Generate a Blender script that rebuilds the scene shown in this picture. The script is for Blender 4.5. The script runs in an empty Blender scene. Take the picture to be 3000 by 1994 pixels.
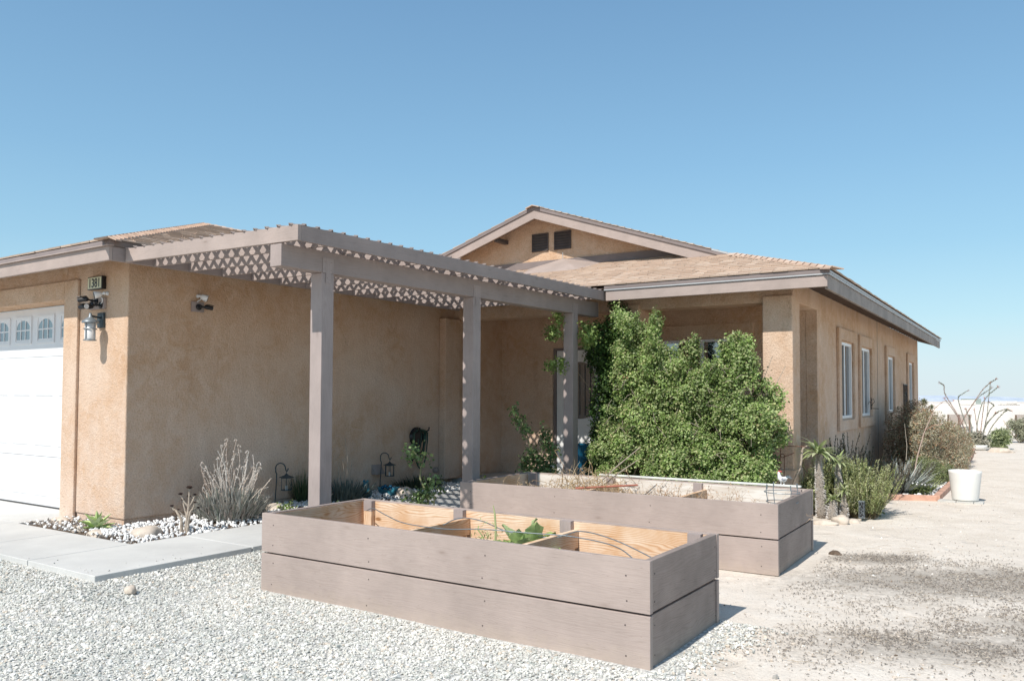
import bpy, bmesh, math, random
import numpy as np
from mathutils import Vector, Matrix, noise as mnoise
sc = bpy.context.scene
C = sc.collection
R = math.radians
rnd = random.Random(7)
G = -0.137                      # level of the gravel and sand

# ------------------------------------------------------------------ mesh helper
class MB:
    """collects shapes, then links them as ONE mesh object"""
    def __init__(s): s.v = []; s.f = []; s.c = []
    def add(s, vs, fs, col=None):
        n = len(s.v); s.v.extend([tuple(v) for v in vs])
        s.f.extend([tuple(i + n for i in f) for f in fs])
        s.c.extend([col] * len(fs))
    def hexa(s, p, col=None):    # 8 points: bottom ring 0-3, top ring 4-7
        s.add(p, [(3,2,1,0),(4,5,6,7),(0,1,5,4),(1,2,6,5),(2,3,7,6),(3,0,4,7)], col)
    def box(s, x0, x1, y0, y1, z0, z1, col=None):
        s.hexa([(x0,y0,z0),(x1,y0,z0),(x1,y1,z0),(x0,y1,z0),(x0,y0,z1),(x1,y0,z1),(x1,y1,z1),(x0,y1,z1)], col)
    def prism(s, poly, z0, z1, col=None):   # vertical prism over a ccw xy polygon
        n = len(poly)
        vs = [(x,y,z0) for x,y in poly] + [(x,y,z1) for x,y in poly]
        fs = [tuple(range(n-1,-1,-1)), tuple(range(n, 2*n))] + [(i,(i+1)%n,(i+1)%n+n,i+n) for i in range(n)]
        s.add(vs, fs, col)
    def extr(s, pts, d, col=None):          # polygon extruded along vector d
        n = len(pts); d = Vector(d)
        vs = [Vector(p) for p in pts] + [Vector(p)+d for p in pts]
        fs = [tuple(range(n-1,-1,-1)), tuple(range(n,2*n))] + [(i,(i+1)%n,(i+1)%n+n,i+n) for i in range(n)]
        s.add(vs, fs, col)
    def tube(s, pts, rad, n=6, col=None, cap=True):
        pts = [Vector(p) for p in pts]
        if not hasattr(rad, '__len__'): rad = [rad]*len(pts)
        t0 = (pts[1]-pts[0]).normalized()
        a = t0.orthogonal().normalized(); rings = []
        for i, p in enumerate(pts):
            if i == 0: t = t0
            elif i == len(pts)-1: t = (pts[i]-pts[i-1]).normalized()
            else: t = (pts[i+1]-pts[i-1]).normalized()
            a = (a - t*a.dot(t))
            a = a.normalized() if a.length > 1e-6 else t.orthogonal().normalized()
            b = t.cross(a)
            rings.append([p + (a*math.cos(2*math.pi*k/n) + b*math.sin(2*math.pi*k/n))*rad[i] for k in range(n)])
        vs = [v for r in rings for v in r]; fs = []
        for i in range(len(rings)-1):
            for k in range(n):
                fs.append((i*n+k, i*n+(k+1)%n, (i+1)*n+(k+1)%n, (i+1)*n+k))
        if cap: fs.append(tuple(range(n-1,-1,-1))); fs.append(tuple(range((len(rings)-1)*n, len(rings)*n)))
        s.add(vs, fs, col)
    def lathe(s, prof, o=(0,0,0), ax=(0,0,1), n=24, col=None, cap=True):   # prof: (radius, height)
        o = Vector(o); ax = Vector(ax).normalized(); a = ax.orthogonal().normalized(); b = ax.cross(a)
        vs = [o + ax*h + (a*math.cos(2*math.pi*k/n)+b*math.sin(2*math.pi*k/n))*r for r,h in prof for k in range(n)]
        fs = [(i*n+k, i*n+(k+1)%n, (i+1)*n+(k+1)%n, (i+1)*n+k) for i in range(len(prof)-1) for k in range(n)]
        if cap: fs.append(tuple(range(n-1,-1,-1))); fs.append(tuple(range((len(prof)-1)*n, len(prof)*n)))
        s.add(vs, fs, col)
    def ball(s, c, r, n=10, m=7, sc3=(1,1,1), col=None):
        prof = [(math.sin(math.pi*i/m), -math.cos(math.pi*i/m)) for i in range(m+1)]
        c = Vector(c); vs = []
        for pr, ph in prof:
            for k in range(n):
                a = 2*math.pi*k/n
                vs.append((c.x+pr*math.cos(a)*r*sc3[0], c.y+pr*math.sin(a)*r*sc3[1], c.z+ph*r*sc3[2]))
        fs = [(i*n+k, i*n+(k+1)%n, (i+1)*n+(k+1)%n, (i+1)*n+k) for i in range(m) for k in range(n)]
        s.add(vs, fs, col)
    def blade(s, p0, d, length, w, droop=0.0, up=(0,0,1), seg=5, fold=0.25, col=None, belly=0.35, tip=0.0):
        """pointed leaf: starts at p0 in direction d, bends down with droop"""
        p = Vector(p0); d = Vector(d).normalized(); up = Vector(up)
        side = d.cross(up)
        side = side.normalized() if side.length > 1e-4 else d.orthogonal().normalized()
        vs = []; fs = []
        for i in range(seg+1):
            t = i/seg
            ww = w*(0.55+0.45*math.sin(min(1,t/belly)*math.pi/2)) if t < belly else w*(1-(t-belly)/(1-belly))**0.8
            ww = max(ww, w*tip+0.0004)
            nrm = side.cross(d).normalized()
            vs += [p-side*ww*.5+nrm*ww*fold, p.copy(), p+side*ww*.5+nrm*ww*fold]
            if i < seg:
                j = 3*i; fs += [(j,j+1,j+4,j+3),(j+1,j+2,j+5,j+4)]
            p = p + d*length/seg
            d = (d + Vector((0,0,-droop/seg))).normalized()
        s.add(vs, fs, col)
    def xf(s, fn): s.v = [fn(*v) for v in s.v]; return s
    def build(s, name, mat, parent=None, smooth=False, bevel=0.0, fn=None):
        me = bpy.data.meshes.new(name)
        if fn: s.xf(fn)
        me.from_pydata([tuple(v) for v in s.v], [], s.f)
        if any(c is not None for c in s.c):
            at = me.color_attributes.new('Col', 'FLOAT_COLOR', 'CORNER')
            arr = np.ones((len(me.loops), 4), dtype=np.float32); i = 0
            for f, c in zip(s.f, s.c):
                k = len(f)
                if c is not None: arr[i:i+k, :3] = c
                i += k
            at.data.foreach_set('color', arr.ravel())
        me.materials.append(mat)
        me.validate(); me.update()
        if smooth: me.polygons.foreach_set('use_smooth', [True]*len(me.polygons))
        o = bpy.data.objects.new(name, me); C.objects.link(o)
        if parent is not None:
            o.parent = parent
            o.matrix_parent_inverse = Matrix.Translation(-Vector(parent.location))
        if bevel:
            b = o.modifiers.new('Bevel', 'BEVEL'); b.width = bevel; b.segments = 2; b.limit_method = 'ANGLE'; b.harden_normals = False
        return o
def tag(o, label=None, cat=None, group=None, kind=None):
    if label: o['label'] = label
    if cat: o['category'] = cat
    if group: o['group'] = group
    if kind: o['kind'] = kind
    return o
def thing(name, loc, label, cat, group=None):
    o = bpy.data.objects.new(name, None); o.empty_display_size = .1; C.objects.link(o); o.location = loc
    return tag(o, label, cat, group)
def copy_tree(root, dx, rz=0.0, label=None, scale=1.0):
    """copy of a thing and its parts, moved by dx and turned about its own base"""
    r = root.copy(); C.objects.link(r)
    r.location = Vector(root.location)+Vector(dx); r.rotation_euler = (0,0,rz); r.scale = (scale,)*3
    if label: r['label'] = label
    for ch in list(root.children):
        c = ch.copy(); C.objects.link(c); c.parent = r; c.matrix_parent_inverse = ch.matrix_parent_inverse.copy()
        for g in ch.children:
            d = g.copy(); C.objects.link(d); d.parent = c; d.matrix_parent_inverse = g.matrix_parent_inverse.copy()
    return r
def sub(name, mb, mat, part, **k):       # sub-part: child of a mesh part whose origin is at its parent's base
    o = mb.build(name, mat, None, **k); o.parent = part
    root = part.parent
    o.matrix_parent_inverse = Matrix.Translation(-Vector(root.location)) @ Matrix.Translation(Vector(root.location))
    return o

# main wing of the house is turned 1.2 degrees against the garage wing
A0 = R(1.2); CA, SA = math.cos(A0), math.sin(A0)
def T(x, y, z):
    dx, dy = x-5.9, y-5.26
    return (5.9+CA*dx-SA*dy, 5.26+SA*dx+CA*dy, z)

# ------------------------------------------------------------------ materials
MATS = {}
def mat(name):
    m = bpy.data.materials.new(name); m.use_nodes = True
    nt = m.node_tree; b = nt.nodes['Principled BSDF']; MATS[name] = m
    return m, nt, b
def N(nt, typ, **k):
    n = nt.nodes.new(typ)
    for a, v in k.items():
        if a.startswith('i_'):
            key = a[2:]; key = int(key) if key.isdigit() else key.replace('_', ' ')
            n.inputs[key].default_value = v
        else: setattr(n, a, v)
    return n
def ramp(nt, stops, interp='LINEAR'):
    r = nt.nodes.new('ShaderNodeValToRGB'); r.color_ramp.interpolation = interp
    el = r.color_ramp.elements
    while len(el) > 1: el.remove(el[-1])
    el[0].position = stops[0][0]; el[0].color = (*stops[0][1], 1)
    for p, c in stops[1:]:
        e = el.new(p); e.color = (*c, 1)
    return r
def mix(nt, a, b, fac, mode='MIX'):
    m = nt.nodes.new('ShaderNodeMix'); m.data_type = 'RGBA'; m.blend_type = mode
    for sock, val in ((m.inputs[6], a), (m.inputs[7], b), (m.inputs[0], fac)):
        if hasattr(val, 'is_output'): nt.links.new(val, sock)
        elif isinstance(val, (tuple, list)): sock.default_value = (*val, 1)
        else: sock.default_value = val
    return m.outputs[2]
def coords(nt, scale=(1,1,1), rot=(0,0,0), kind='Object'):
    tc = nt.nodes.new('ShaderNodeTexCoord'); mp = nt.nodes.new('ShaderNodeMapping')
    if kind == 'World':
        g = nt.nodes.new('ShaderNodeNewGeometry'); nt.links.new(g.outputs['Position'], mp.inputs[0])
    else: nt.links.new(tc.outputs[kind], mp.inputs[0])
    mp.inputs['Scale'].default_value = scale; mp.inputs['Rotation'].default_value = rot
    return mp.outputs[0]
def tex(nt, vec, scale, detail=4, rough=.55, dist=0):
    n = N(nt, 'ShaderNodeTexNoise', i_Scale=scale, i_Detail=detail, i_Roughness=rough, i_Distortion=dist)
    nt.links.new(vec, n.inputs['Vector']); return n.outputs['Fac']
def bump(nt, b, height, strength, dist, prev=None):
    n = N(nt, 'ShaderNodeBump', i_Strength=strength, i_Distance=dist)
    nt.links.new(height, n.inputs['Height'])
    if prev is not None: nt.links.new(prev, n.inputs['Normal'])
    nt.links.new(n.outputs[0], b.inputs['Normal']); return n.outputs[0]

def mk_stucco(name, base, light, dark):
    m, nt, b = mat(name); w = coords(nt, kind='World')
    big = tex(nt, w, .9, 6, .65, .5); med = tex(nt, w, 6, 6, .7, .6); fine = tex(nt, w, 62, 3, .65)
    stz = coords(nt, (7, 7, .8), kind='World'); st = tex(nt, stz, 1.0, 4, .6)
    r1 = ramp(nt, [(.35, dark), (.5, base), (.68, light)]); nt.links.new(big, r1.inputs[0])
    r2 = ramp(nt, [(.42, (0,0,0)), (.72, (1,1,1))]); nt.links.new(med, r2.inputs[0])
    c = mix(nt, r1.outputs[0], light, r2.outputs[0]); 
    r3 = ramp(nt, [(.35, (.93,.92,.91)), (.6, (1.03,1.03,1.03))]); nt.links.new(st, r3.inputs[0])
    c = mix(nt, c, r3.outputs[0], .5, 'MULTIPLY')
    rf = ramp(nt, [(.34, (.76,.73,.70)), (.5, (.96,.96,.96)), (.7, (1.08,1.08,1.08))]); nt.links.new(fine, rf.inputs[0])
    c = mix(nt, c, rf.outputs[0], .8, 'MULTIPLY')
    # dusty pale base; also ground bounce and warm eave shade put into the colour
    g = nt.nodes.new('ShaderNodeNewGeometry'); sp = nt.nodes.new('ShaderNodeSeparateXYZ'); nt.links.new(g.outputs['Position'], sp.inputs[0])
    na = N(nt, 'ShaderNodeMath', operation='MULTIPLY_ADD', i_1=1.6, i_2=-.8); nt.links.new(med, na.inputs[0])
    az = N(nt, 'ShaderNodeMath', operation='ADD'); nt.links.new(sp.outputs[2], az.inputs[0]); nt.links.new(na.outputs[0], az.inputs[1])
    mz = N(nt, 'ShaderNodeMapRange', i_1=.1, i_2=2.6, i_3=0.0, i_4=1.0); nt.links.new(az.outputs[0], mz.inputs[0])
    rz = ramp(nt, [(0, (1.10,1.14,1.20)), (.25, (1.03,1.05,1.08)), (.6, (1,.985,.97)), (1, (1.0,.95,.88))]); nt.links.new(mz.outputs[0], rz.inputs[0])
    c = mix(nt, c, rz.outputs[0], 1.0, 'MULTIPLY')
    cv = N(nt, 'ShaderNodeTexNoise', i_Scale=.55, i_Detail=7.0, i_Roughness=.62, i_Distortion=.5); nt.links.new(w, cv.inputs['Vector'])
    rcv = ramp(nt, [(.4972, (1,1,1)), (.5, (.80,.77,.74)), (.5028, (1,1,1))]); nt.links.new(cv.outputs['Fac'], rcv.inputs[0])
    gate = ramp(nt, [(.55, (0,0,0)), (.62, (1,1,1))]); nt.links.new(tex(nt, w, .8, 2, .5), gate.inputs[0])
    ckm = mix(nt, (1,1,1), rcv.outputs[0], gate.outputs[0]); c = mix(nt, c, ckm, 1.0, 'MULTIPLY')
    nt.links.new(c, b.inputs['Base Color']); b.inputs['Roughness'].default_value = .95
    b.inputs['Specular IOR Level'].default_value = .1
    vo = N(nt, 'ShaderNodeTexVoronoi', i_Scale=38.0, feature='SMOOTH_F1'); nt.links.new(w, vo.inputs['Vector'])
    n1 = bump(nt, b, fine, .8, .012); n2 = bump(nt, b, vo.outputs['Distance'], .4, .008, n1)
    bump(nt, b, tex(nt, w, 22, 5, .7), .5, .014, n2)
    return m
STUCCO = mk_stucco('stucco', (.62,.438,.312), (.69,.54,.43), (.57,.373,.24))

def mk_paint(name, col, axis='x', grain=.5, chips=True, var=.12, rough=.62, world=True):
    m, nt, b = mat(name)
    s = {'x': (.9, 14, 14), 'y': (14, .9, 14), 'z': (14, 14, .9)}[axis]
    w = coords(nt, s, kind='World' if world else 'Object'); w0 = coords(nt, kind='World' if world else 'Object')
    g = tex(nt, w, 6.5, 5, .6, .8); big = tex(nt, w0, 2.2, 4, .6)
    r = ramp(nt, [(.3, tuple(x*(1-var) for x in col)), (.7, tuple(min(1, x*(1+var)) for x in col))]); nt.links.new(big, r.inputs[0])
    rg = ramp(nt, [(.3, (.84,.83,.82)), (.5, (1,1,1))]); nt.links.new(g, rg.inputs[0])
    c = mix(nt, r.outputs[0], rg.outputs[0], grain, 'MULTIPLY')
    # long drying cracks along the grain, knots and a few pale scuffs
    ck = tex(nt, coords(nt, tuple(t*.16 for t in s), kind='World' if world else 'Object'), 9, 3, .5, .6)
    rc = ramp(nt, [(.4965, (1,1,1)), (.4995, (.55,.53,.5)), (.5025, (1,1,1))]); nt.links.new(ck, rc.inputs[0]); c = mix(nt, c, rc.outputs[0], .55 if chips else 0.0, 'MULTIPLY')
    kn = N(nt, 'ShaderNodeTexVoronoi', i_Scale=1.0); nt.links.new(coords(nt, tuple(2.0 if t < 2 else 5.5 for t in s), kind='World' if world else 'Object'), kn.inputs['Vector'])
    rkn = ramp(nt, [(.02, (.72,.69,.66)), (.07, (.93,.92,.91)), (.12, (1,1,1))]); nt.links.new(kn.outputs['Distance'], rkn.inputs[0]); c = mix(nt, c, rkn.outputs[0], .8 if chips else 0.0, 'MULTIPLY')
    nl = tex(nt, coords(nt, {'x':(.5,4,4),'y':(4,.5,4),'z':(4,4,.5)}[axis], kind='World' if world else 'Object'), 1.3, 3, .5, .3)
    gp = nt.nodes.new('ShaderNodeNewGeometry'); sq = nt.nodes.new('ShaderNodeSeparateXYZ'); nt.links.new(gp.outputs['Position'], sq.inputs[0])
    mq = N(nt, 'ShaderNodeMath', operation='MULTIPLY_ADD', i_1=.25); nt.links.new(nl, mq.inputs[0]); nt.links.new(sq.outputs[0 if axis == 'z' else 2], mq.inputs[2])
    m2 = N(nt, 'ShaderNodeMath', operation='MULTIPLY', i_1=560.0); nt.links.new(mq.outputs[0], m2.inputs[0]); ss = N(nt, 'ShaderNodeMath', operation='SINE'); nt.links.new(m2.outputs[0], ss.inputs[0])
    ml = N(nt, 'ShaderNodeMapRange', i_1=-1.0, i_2=1.0); nt.links.new(ss.outputs[0], ml.inputs[0]); rl = ramp(nt, [(.4, (1,1,1)), (1, (.88,.87,.86))]); nt.links.new(ml.outputs[0], rl.inputs[0])
    c = mix(nt, c, rl.outputs[0], min(1, grain), 'MULTIPLY')
    if chips:
        k = tex(nt, coords(nt, tuple(t*.35 for t in s), kind='World' if world else 'Object'), 7, 6, .7, 1.5)
        rk = ramp(nt, [(.69, (0,0,0)), (.74, (.8,.8,.8))]); nt.links.new(k, rk.inputs[0])
        c = mix(nt, c, tuple(x*.45 for x in col), rk.outputs[0])
    # soil splash on the lowest 12 cm
    geo = nt.nodes.new('ShaderNodeNewGeometry'); sp = nt.nodes.new('ShaderNodeSeparateXYZ'); nt.links.new(geo.outputs['Position'], sp.inputs[0])
    sa = N(nt, 'ShaderNodeMath', operation='MULTIPLY_ADD', i_1=.22, i_2=-.11); nt.links.new(tex(nt, w0, 14, 5, .7), sa.inputs[0])
    sb = N(nt, 'ShaderNodeMath', operation='ADD'); nt.links.new(sp.outputs[2], sb.inputs[0]); nt.links.new(sa.outputs[0], sb.inputs[1])
    sm = N(nt, 'ShaderNodeMapRange', i_1=-.13, i_2=-.03, i_3=.30, i_4=0.0); nt.links.new(sb.outputs[0], sm.inputs[0])
    c = mix(nt, c, (.50,.41,.32), sm.outputs[0])
    nt.links.new(c, b.inputs['Base Color']); b.inputs['Roughness'].default_value = rough
    b.inputs['Specular IOR Level'].default_value = .25
    bump(nt, b, g, .35, .004)
    return m
MAUVE = (.40,.325,.29)
PX = mk_paint('mauve_paint_x', MAUVE, 'x'); PY_SHADED = mk_paint('mauve_paint_y_shaded', (.34,.28,.257), 'y'); PZ = mk_paint('mauve_paint_z', (.385,.32,.297), 'z'); PXJ = mk_paint('mauve_paint_joist', (.40,.335,.31), 'x')  # y paint darkened: shade of beam and side boards put into its colour
PY_END_SHADED = mk_paint('shaded_mauve_end', (.31,.25,.222), 'y', grain=.9, var=.2)  # rough grain, darkened: shade on the end boards put into the paint colour
PDK = mk_paint('mauve_paint_dark', (.23,.19,.18), 'x', chips=False)
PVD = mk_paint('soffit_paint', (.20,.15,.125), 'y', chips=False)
PGREY = mk_paint('grey_side_fascia', (.30,.255,.225), 'y', grain=.9, var=.25)

def mk_raw(name, axis):
    m, nt, b = mat(name)
    s = {'x': (.8, 9, 9), 'y': (9, .8, 9), 'z': (9, 9, .8)}[axis]
    w = coords(nt, s, kind='World')
    wd = coords(nt, {'x':(.9,4,4),'y':(4,.9,4),'z':(4,4,.9)}[axis], kind='World'); n0 = tex(nt, wd, 1.6, 2, .45, .4)
    geo = nt.nodes.new('ShaderNodeNewGeometry'); sp = nt.nodes.new('ShaderNodeSeparateXYZ'); nt.links.new(geo.outputs['Position'], sp.inputs[0])
    ac = {'x':2,'y':2,'z':0}[axis]
    ma = N(nt, 'ShaderNodeMath', operation='MULTIPLY_ADD', i_1=.16); nt.links.new(n0, ma.inputs[0]); nt.links.new(sp.outputs[ac], ma.inputs[2])
    wv = N(nt, 'ShaderNodeMath', operation='MULTIPLY', i_1=430.0); nt.links.new(ma.outputs[0], wv.inputs[0])
    sn = N(nt, 'ShaderNodeMath', operation='SINE'); nt.links.new(wv.outputs[0], sn.inputs[0])
    r = ramp(nt, [(.0, (.81,.655,.505)), (.55, (.79,.615,.46)), (.85, (.71,.50,.335)), (1, (.63,.40,.25))])
    mp = N(nt, 'ShaderNodeMapRange', i_1=-1.0, i_2=1.0); nt.links.new(sn.outputs[0], mp.inputs[0]); nt.links.new(mp.outputs[0], r.inputs[0])
    kn = N(nt, 'ShaderNodeTexVoronoi', i_Scale=1.0); nt.links.new(coords(nt, (2.2,5,5) if axis=='x' else (5,2.2,5), kind='World'), kn.inputs['Vector'])
    rk = ramp(nt, [(.05, (.9,.9,.9)), (.10, (0,0,0))]); nt.links.new(kn.outputs['Distance'], rk.inputs[0])
    c = mix(nt, r.outputs[0], (.33,.17,.07), rk.outputs[0])
    st = tex(nt, coords(nt, kind='World'), 3, 5, .6); rs = ramp(nt, [(.38, (.84,.64,.45)), (.62, (1.04,1.03,1.02))]); nt.links.new(st, rs.inputs[0])
    c = mix(nt, c, rs.outputs[0], .8, 'MULTIPLY')
    nt.links.new(c, b.inputs['Base Color']); b.inputs['Roughness'].default_value = .7; b.inputs['Specular IOR Level'].default_value = .2
    bump(nt, b, sn.outputs[0], .15, .002)
    return m
RAWX = mk_raw('raw_pine_x', 'x'); RAWY = mk_raw('raw_pine_y', 'y'); RAWZ = mk_raw('raw_pine_z', 'z')

def mk_bleached():
    m, nt, b = mat('bleached_pine')
    w = coords(nt, (.8,9,9), kind='World'); n0 = tex(nt, w, 3, 5, .6, .5)
    r = ramp(nt, [(.35, (.62,.53,.44)), (.6, (.80,.75,.68))]); nt.links.new(n0, r.inputs[0])
    nt.links.new(r.outputs[0], b.inputs['Base Color']); b.inputs['Roughness'].default_value = .8
    bump(nt, b, n0, .3, .003); return m
BLEACH = mk_bleached()

def mk_plain(name, col, rough=.5, metal=0, spec=.5, var=.1, scale=8, bmp=0.0, trans=0):
    m, nt, b = mat(name); w = coords(nt)
    n0 = tex(nt, w, scale, 4, .6)
    r = ramp(nt, [(.3, tuple(x*(1-var) for x in col)), (.7, tuple(min(1, x*(1+var)) for x in col))]); nt.links.new(n0, r.inputs[0])
    nt.links.new(r.outputs[0], b.inputs['Base Color']); b.inputs['Roughness'].default_value = rough
    b.inputs['Metallic'].default_value = metal; b.inputs['Specular IOR Level'].default_value = spec
    if bmp: bump(nt, b, tex(nt, w, scale*6, 3), .4, bmp)
    return m
WHITE = mk_plain('white_vinyl', (.80,.80,.79), .4, var=.02)
DOORW = mk_plain('garage_door_white', (.75,.75,.755), .45, var=.015, scale=2)
BLACK = mk_plain('black_plastic', (.012,.012,.014), .35)
IRON = mk_plain('patina_iron', (.055,.075,.085), .55, metal=.3, var=.35, scale=20)
RUST = mk_plain('rusty_wire', (.16,.07,.04), .8, var=.3, scale=30)
SILVER = mk_plain('galvanised_edge', (.46,.46,.46), .5, metal=.2, var=.05)
CREAMP = mk_plain('number_plate', (.66,.63,.42), .4, var=.04)
DARKM = mk_plain('dark_vent', (.085,.068,.062), .7, var=.15)
GREYM = mk_plain('lamp_grey', (.22,.25,.27), .45, metal=.4, var=.12)
FROST = mk_plain('frosted_glass', (.75,.74,.72), .3, var=.04)
HOSE = mk_plain('hose_green', (.03,.07,.05), .5)
TEAL = mk_plain('teal_ceramic', (.04,.20,.27), .3, var=.35, scale=25)
BLUEP = mk_plain('blue_glazed_pot', (.01,.12,.22), .25, var=.2)
POT = mk_plain('white_pot_plastic', (.78,.77,.73), .5, var=.04, scale=5)
PINKW = mk_plain('bleached_cedar_edging', (.56,.33,.24), .85, var=.25, scale=6, bmp=.004)
ADOBE = mk_plain('white_adobe', (.80,.75,.69), .9, var=.04, scale=.4)
BARK = mk_plain('bark', (.30,.22,.15), .9, var=.35, scale=30, bmp=.004)
BARKG = mk_plain('grey_bark', (.42,.35,.28), .9, var=.3, scale=30, bmp=.004)
STONE = mk_plain('boulder_stone', (.56,.48,.40), .9, var=.22, scale=9, bmp=.006)
PAVER = mk_plain('concrete_paver', (.50,.49,.46), .9, var=.1, scale=12, bmp=.003)
PALEG = mk_plain('pale_green_vinyl', (.70,.71,.66), .5, var=.06)
SOIL = mk_plain('planter_soil', (.12,.085,.06), .95, var=.4, scale=25, bmp=.02)
CONDUIT = mk_plain('painted_box', (.34,.29,.27), .7, var=.08)
ACM = mk_plain('air_conditioner_grey', (.30,.35,.32), .6, var=.05)
SHADEB = mk_plain('brown_shade_slat', (.22,.15,.11), .8, var=.2)
REDST = mk_plain('red_stick', (.40,.13,.08), .7, var=.2)
CUR = mk_plain('window_interior', (.10,.105,.10), .9, var=.3, scale=2)

def mk_concrete():
    m, nt, b = mat('broom_concrete'); w = coords(nt, kind='World')
    a = tex(nt, w, 1.2, 6, .6); f = tex(nt, w, 130, 3, .6); st = tex(nt, coords(nt, (60,3,1), kind='World'), 3, 3)
    r = ramp(nt, [(.35, (.53,.525,.505)), (.62, (.63,.625,.60))]); nt.links.new(a, r.inputs[0])
    r2 = ramp(nt, [(.35, (.88,.88,.88)), (.6, (1,1,1))]); nt.links.new(f, r2.inputs[0])
    c = mix(nt, r.outputs[0], r2.outputs[0], .7, 'MULTIPLY')
    nt.links.new(c, b.inputs['Base Color']); b.inputs['Roughness'].default_value = .85; b.inputs['Specular IOR Level'].default_value = .2
    n1 = bump(nt, b, f, .25, .002); bump(nt, b, st, .2, .001, n1); return m
CONC = mk_concrete()
CONCE = mk_plain('concrete_edge', (.36,.35,.33), .9, var=.2, scale=14, bmp=.004)

def mk_attr(name, rough=.8, trans=.0, spec=.3, vscale=40, var=.25, bmp=0.0, gloss=None):
    m, nt, b = mat(name)
    at = N(nt, 'ShaderNodeAttribute', attribute_name='Col'); w = coords(nt, kind='World')
    n0 = tex(nt, w, vscale, 3, .6); r = ramp(nt, [(.3, (1-var,)*3), (.7, (1+var,)*3)]); nt.links.new(n0, r.inputs[0])
    c = mix(nt, at.outputs['Color'], r.outputs[0], 1.0, 'MULTIPLY')
    nt.links.new(c, b.inputs['Base Color']); b.inputs['Roughness'].default_value = rough; b.inputs['Specular IOR Level'].default_value = spec
    if bmp: bump(nt, b, n0, .5, bmp)
    if trans:
        tr = N(nt, 'ShaderNodeBsdfTranslucent'); nt.links.new(c, tr.inputs[0])
        ms = N(nt, 'ShaderNodeMixShader', i_0=trans); out = nt.nodes['Material Output']
        nt.links.new(b.outputs[0], ms.inputs[1]); nt.links.new(tr.outputs[0], ms.inputs[2]); nt.links.new(ms.outputs[0], out.inputs[0])
    return m
SHING = mk_attr('roof_shingle', .95, spec=.1, vscale=260, var=.22, bmp=.002)
LEAF = mk_attr('leaf', .45, trans=.34, spec=.32, vscale=20, var=.12)
LEAFD = mk_attr('dry_leaf', .8, trans=.2, spec=.2, vscale=20, var=.12)
ROCKA = mk_attr('gravel_stone', .9, spec=.15, vscale=90, var=.14)
PLANTC = mk_attr('plant_body', .6, spec=.3, vscale=50, var=.12)

def mk_glass(name, tint=(.02,.025,.03), rough=.02, spec=.9):
    m, nt, b = mat(name); w = coords(nt, kind='World'); n0 = tex(nt, w, .9, 2)
    r = ramp(nt, [(.3, tint), (.7, tuple(t*1.6 for t in tint))]); nt.links.new(n0, r.inputs[0]); nt.links.new(r.outputs[0], b.inputs['Base Color'])
    b.inputs['Roughness'].default_value = rough; b.inputs['Specular IOR Level'].default_value = spec; b.inputs['IOR'].default_value = 2.3
    bump(nt, b, n0, .02, .02); return m
GLASS = mk_glass('window_glass', (.03,.035,.04)); GLASSD = mk_glass('garage_glass', (.10,.15,.19), .08, .8)
SCREEN = mk_plain('insect_screen', (.085,.08,.075), .85, var=.1, scale=3)

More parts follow.
